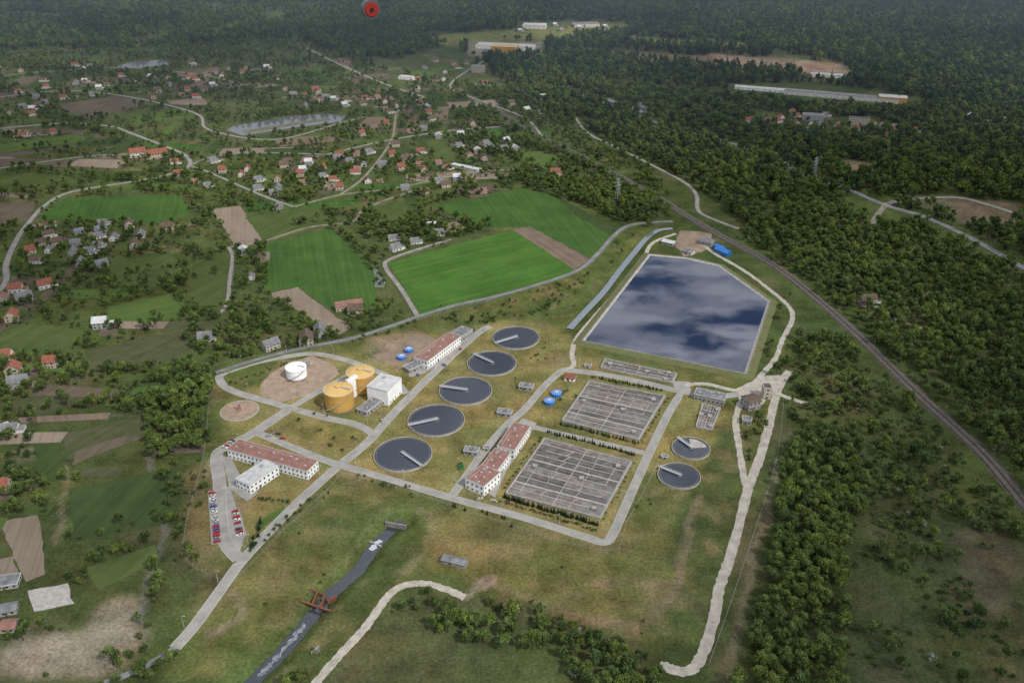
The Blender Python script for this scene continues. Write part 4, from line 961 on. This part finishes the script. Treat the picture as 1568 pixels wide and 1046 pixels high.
zonefill([(410,535),(560,508),(640,488),(645,500),(560,522),(420,548)],200,SHR,.3,.7,gap=.3,gs=12)
zonefill([(380,830),(470,770),(640,780),(560,860),(480,930),(380,960)],14,SHR,.25,.6)
zonefill([(700,780),(980,860),(1100,760),(1060,900),(980,990),(720,900)],5,SHR,.25,.5)
for (x,y) in hp:
    xx=[];yy=[]
    for k in range(random.randint(2,6)):
        a=random.uniform(0,6.28); r=random.uniform(9,18); px_,py_=x+math.cos(a)*r,y+abs(math.sin(a))*r*(1 if (y>1100 and random.random()<.7) else random.choice((1,-1)))
        if min((px_-c)**2+(py_-d)**2 for c,d in hp)>50 and not any(within(px_,py_,l_,w_) for l_,w_ in EXL): xx.append(px_);yy.append(py_)
    put(np.array(xx),np.array(yy),{'dec':1,'shr':2},.4,.8)
for k in range(7000):
    a=random.uniform(-2600,2600); c=random.uniform(2700,5200)
    T['pine' if random.random()<.7 else 'dec'].append((a,c,random.uniform(1.3,2.0),random.randrange(4)))
for h_ in [[(30,640),(130,625),(225,608)],[(110,440),(160,400),(155,470)],[(165,465),(290,430)],[(250,440),(300,480),(290,530)],[(400,300),(490,318),(512,345)],[(512,345),(560,395),(590,440)],[(403,375),(400,445)],
   [(590,400),(740,350)],[(60,265),(160,275),(300,280)],[(170,505),(285,490)],[(0,610),(60,600),(140,580)],[(265,720),(275,830)],[(100,830),(160,820),(250,790)],[(130,860),(240,830)],[(300,350),(320,330)],[(325,390),(402,372)],
   [(640,480),(720,462)],[(60,740),(130,735)],[(360,150),(480,130),(560,120)],[(180,190),(330,170)],[(100,120),(300,140)],[(830,260),(700,300)],[(700,300),(640,320)],[(420,225),(560,205)],[(0,390),(60,330)],[(630,360),(745,348)],[(410,455),(500,520)],
   [(345,188),(525,168)],[(450,345),(500,340)],[(220,290),(300,300)],[(0,100),(200,120)],[(560,200),(760,190)],[(600,940),(640,925),(700,930)],[(0,560),(80,545),(150,520)],[(240,860),(230,940),(200,1000)],[(470,160),(560,150),(640,140)],[(160,400),(270,385),(330,400)]]:
    hedge(h_,4.6,{'dec':3,'shr':1},.5,.95,gap=.1)
hedge([(770,452),(830,437),(880,418)],3,SHR,.3,.5,1)
def row(px,n_,ks,s0,s1,j=.5):
    a,c=P(*px[0]),P(*px[1])
    for k in range(n_):
        t=k/(n_-1); T[ks].append((a[0]+(c[0]-a[0])*t+random.gauss(0,j),a[1]+(c[1]-a[1])*t+random.gauss(0,j),random.uniform(s0,s1),random.randrange(2 if ks=='you' else 5)))
row([(772,763),(915,805)],44,'you',.7,1.1); row([(768,769),(912,812)],34,'shr',.3,.45); row([(838,662),(972,697)],38,'you',.5,.9); row([(858,650),(976,680)],36,'you',.5,.9)
row([(905,578),(1015,599)],30,'you',.5,.8); row([(828,672),(772,748)],14,'shr',.3,.45); row([(1022,612),(984,675)],14,'shr',.25,.4); row([(972,710),(925,795)],12,'shr',.2,.35)
row([(380,850),(470,768)],14,'shr',.4,.6,1.5); row([(395,765),(440,770)],8,'shr',.4,.6); row([(350,590),(440,556)],16,'shr',.3,.55,1.5)
row([(690,775),(790,800)],8,'you',.6,1.0,2); row([(480,625),(515,690)],7,'shr',.3,.6,6); row([(545,730),(640,755)],12,'shr',.3,.5,3)
row([(383,845),(400,800)],8,'you',.8,1.2,2)
for k in range(60):
    u,v=random.choice([(450,640),(540,670),(420,650),(780,570),(820,540),(870,610),(700,650),(660,700),(390,780),(490,760),(570,745),(1010,640),(470,580),(840,540),(990,760)]); x,y=P(u+random.gauss(0,14),v+random.gauss(0,9))
    if allowed(np.array([x]),np.array([y]),True)[0]: T[random.choice(['you','shr'])].append((x,y,random.uniform(.3,.6),random.randrange(2)))
for u,v,s in ((485,1000,.95),(1412,806,1.1),(1375,755,.9),(880,1035,1.1),(1425,1010,.9),(1395,690,.8),(1440,690,.8),(1530,690,.8)): T['shr'].append((*P(u,v),s*1.2,5))
for u,v in ((1188,575),(1206,556),(1203,562),(1160,648),(1172,655),(470,532),(355,548),(372,545),(395,533),(565,500),(540,505),(500,520),(60,745),(30,760),(235,690),(95,615),(1340,850),(1380,880),(1450,960),(1360,1000),(640,935),(560,505)):
    o=bpy.data.objects.new('broadleaf_tree',random.choice(TD[:5]).data); S.collection.objects.link(o); o.location=(*P(u,v),0); s=random.uniform(.55,.9); o.scale=(s,s,s); o.rotation_euler[2]=random.uniform(0,6)
print('TREES',{k:len(v) for k,v in T.items()})
scatter('forest_broadleaf_trees',T['dec'],CD); scatter('forest_pine_trees',T['pine'],CPn); scatter('scrub_bushes',T['shr'],CS); scatter('planted_young_conifers',T['you'],CY)
# aircraft part at top of frame
def cam_pt(u,v,t): 
    dx=(u-784)/F; dy=(523-v)/F; return Vector((t*dx,t*(CP+dy*SP),H+t*(-SP+dy*CP)))
b=MB(); c=cam_pt(568,15,4.0); d=((Vector((0,0,H))-c).normalized()+Vector((.25,0,-.1))).normalized()
b.rod(tuple(c-d*.03),tuple(c+d*.012),.040,M['dgrey'],28); b.rod(tuple(c+d*.012),tuple(c+d*.017),.032,M['red'],28,.029); b.rod(tuple(c+d*.017),tuple(c+d*.024),.008,M['rubber'],10)
b.rod(tuple(c-d*.02),tuple(cam_pt(606,-30,4.0)-d*.02),.010,M['dgrey'],8); b.obj('aircraft_fitting')
# ================= ATMOSPHERE =================
def boxobj(name,x0,y0,z0,x1,y1,z1,m):
    b=MB(); b.box(x0,y0,z0,x1,y1,z1,m); return b.obj(name)
hz=bpy.data.materials.new('haze_air'); nt=nodes(hz); o_=nt.nodes.new('ShaderNodeOutputMaterial'); vs=nt.nodes.new('ShaderNodeVolumeScatter'); vs.inputs['Color'].default_value=(.58,.76,1,1); vs.inputs['Density'].default_value=.00017; vs.inputs['Anisotropy'].default_value=.1
nt.links.new(vs.outputs[0],o_.inputs['Volume']); boxobj('haze',-15000,1100,-30,15000,20000,340,hz)
# ================= LIGHT =================
SE=math.radians(48); SA=(0.75,-0.66)   # horizontal direction towards sun
sd=Vector((SA[0]*math.cos(SE),SA[1]*math.cos(SE),math.sin(SE))).normalized()
CH=1500.; sh=Vector((sd.x,sd.y))*(CH/sd.z)
cm=bpy.data.materials.new('shading_cloud'); nt=nodes(cm); N=nt.nodes; L=nt.links  # unseen cloud sheet, added to darken the ground around the plant
out=N.new('ShaderNodeOutputMaterial'); mxs=N.new('ShaderNodeMixShader'); tr=N.new('ShaderNodeBsdfTransparent'); tl=N.new('ShaderNodeBsdfTranslucent'); tl.inputs[0].default_value=(.85,.87,.9,1)
tc=N.new('ShaderNodeTexCoord'); n=N.new('ShaderNodeTexNoise'); n.inputs['Scale'].default_value=1/420; n.inputs['Detail'].default_value=5; n.inputs['Roughness'].default_value=.5
L.new(tc.outputs['Object'],n.inputs['Vector'])
def blob(cx,cy,rx,ry):
    mp=N.new('ShaderNodeMapping'); mp.vector_type='POINT'; mp.inputs['Location'].default_value=(-(cx+sh.x)/rx,-(cy+sh.y)/ry,0); mp.inputs['Scale'].default_value=(1/rx,1/ry,0)
    L.new(tc.outputs['Object'],mp.inputs[0]); ln=N.new('ShaderNodeVectorMath'); ln.operation='LENGTH'; L.new(mp.outputs[0],ln.inputs[0])
    r=N.new('ShaderNodeMapRange'); r.interpolation_type='SMOOTHSTEP'; r.inputs[1].default_value=.55; r.inputs[2].default_value=1.1; r.inputs[3].default_value=1; r.inputs[4].default_value=0; L.new(ln.outputs['Value'],r.inputs[0]); return r.outputs[0]
h1=blob(0,700,330,400); h2=blob(-130,1120,480,360)  # cloud gaps shaped to keep plant and fields sunlit
mxm=N.new('ShaderNodeMath'); mxm.operation='MAXIMUM'; L.new(h1,mxm.inputs[0]); L.new(h2,mxm.inputs[1])
cr=N.new('ShaderNodeMapRange'); cr.inputs[1].default_value=.40; cr.inputs[2].default_value=.58; cr.inputs[3].default_value=0; cr.inputs[4].default_value=.68; cr.interpolation_type='SMOOTHSTEP'; L.new(n.outputs[0],cr.inputs[0])
sb=N.new('ShaderNodeMath'); sb.operation='MULTIPLY_ADD'; L.new(mxm.outputs[0],sb.inputs[0]); sb.inputs[1].default_value=-.85; sb.inputs[2].default_value=1; 
al=N.new('ShaderNodeMath'); al.operation='MULTIPLY'; al.use_clamp=True; L.new(cr.outputs[0],al.inputs[0]); L.new(sb.outputs[0],al.inputs[1])
L.new(al.outputs[0],mxs.inputs[0]); L.new(tr.outputs[0],mxs.inputs[1]); L.new(tl.outputs[0],mxs.inputs[2]); L.new(mxs.outputs[0],out.inputs[0])
b=MB(); b.add([(-12000,-9000,CH),(12000,-9000,CH),(12000,16000,CH),(-12000,16000,CH)],[(0,1,2,3)],cm); b.obj('shading_cloud_layer')
sl=bpy.data.lights.new('sun','SUN'); sl.energy=3.6; sl.angle=math.radians(.6); sl.color=(1,.96,.9)
so=bpy.data.objects.new('sun',sl); S.collection.objects.link(so); so.rotation_euler=sd.to_track_quat('Z','Y').to_euler()
W=bpy.data.worlds.new('World'); S.world=W; W.use_nodes=True; nt=W.node_tree; N=nt.nodes; L=nt.links; N.clear()
ow=N.new('ShaderNodeOutputWorld'); bg=N.new('ShaderNodeBackground'); sk=N.new('ShaderNodeTexSky'); sk.sky_type='NISHITA'; sk.sun_disc=False; sk.sun_elevation=SE; sk.sun_rotation=math.atan2(sd.x,sd.y)
sk.air_density=1.0; sk.dust_density=.3; bg.inputs[1].default_value=.08
tc=N.new('ShaderNodeTexCoord'); sx=N.new('ShaderNodeSeparateXYZ'); L.new(tc.outputs['Generated'],sx.inputs[0])
mz=N.new('ShaderNodeMath'); mz.operation='MAXIMUM'; mz.inputs[1].default_value=.04; L.new(sx.outputs[2],mz.inputs[0])
dv=N.new('ShaderNodeVectorMath'); dv.operation='DIVIDE'; cb=N.new('ShaderNodeCombineXYZ'); 
for i in range(3): L.new(mz.outputs[0],cb.inputs[i])
L.new(tc.outputs['Generated'],dv.inputs[0]); L.new(cb.outputs[0],dv.inputs[1])
ms_=N.new('ShaderNodeMapping'); ms_.inputs['Scale'].default_value=(.8,1.35,1); ms_.inputs['Location'].default_value=(.12,.3,0); L.new(dv.outputs[0],ms_.inputs[0])
n=N.new('ShaderNodeTexNoise'); n.inputs['Scale'].default_value=8; n.inputs['Detail'].default_value=3.5; n.inputs['Roughness'].default_value=.45; L.new(ms_.outputs[0],n.inputs['Vector'])
r=N.new('ShaderNodeValToRGB'); r.color_ramp.elements[0].position=.47; r.color_ramp.elements[1].position=.62; L.new(n.outputs[0],r.inputs[0])
mx=N.new('ShaderNodeMix'); mx.data_type='RGBA'; L.new(r.outputs[0],mx.inputs[0]); L.new(sk.outputs[0],mx.inputs[6]); mx.inputs[7].default_value=(14.5,15.0,16.2,1)
L.new(mx.outputs[2],bg.inputs[0]); L.new(bg.outputs[0],ow.inputs[0])
# camera
cd=bpy.data.cameras.new('camera'); cd.lens=36*F/1568; cd.sensor_width=36; cd.clip_start=.1; cd.clip_end=40000
co=bpy.data.objects.new('camera',cd); S.collection.objects.link(co); co.location=(0,0,H); co.rotation_euler=(math.pi/2-PIT,0,0); S.camera=co
S.view_settings.view_transform='Standard'; S.view_settings.look='None'; S.view_settings.exposure=0
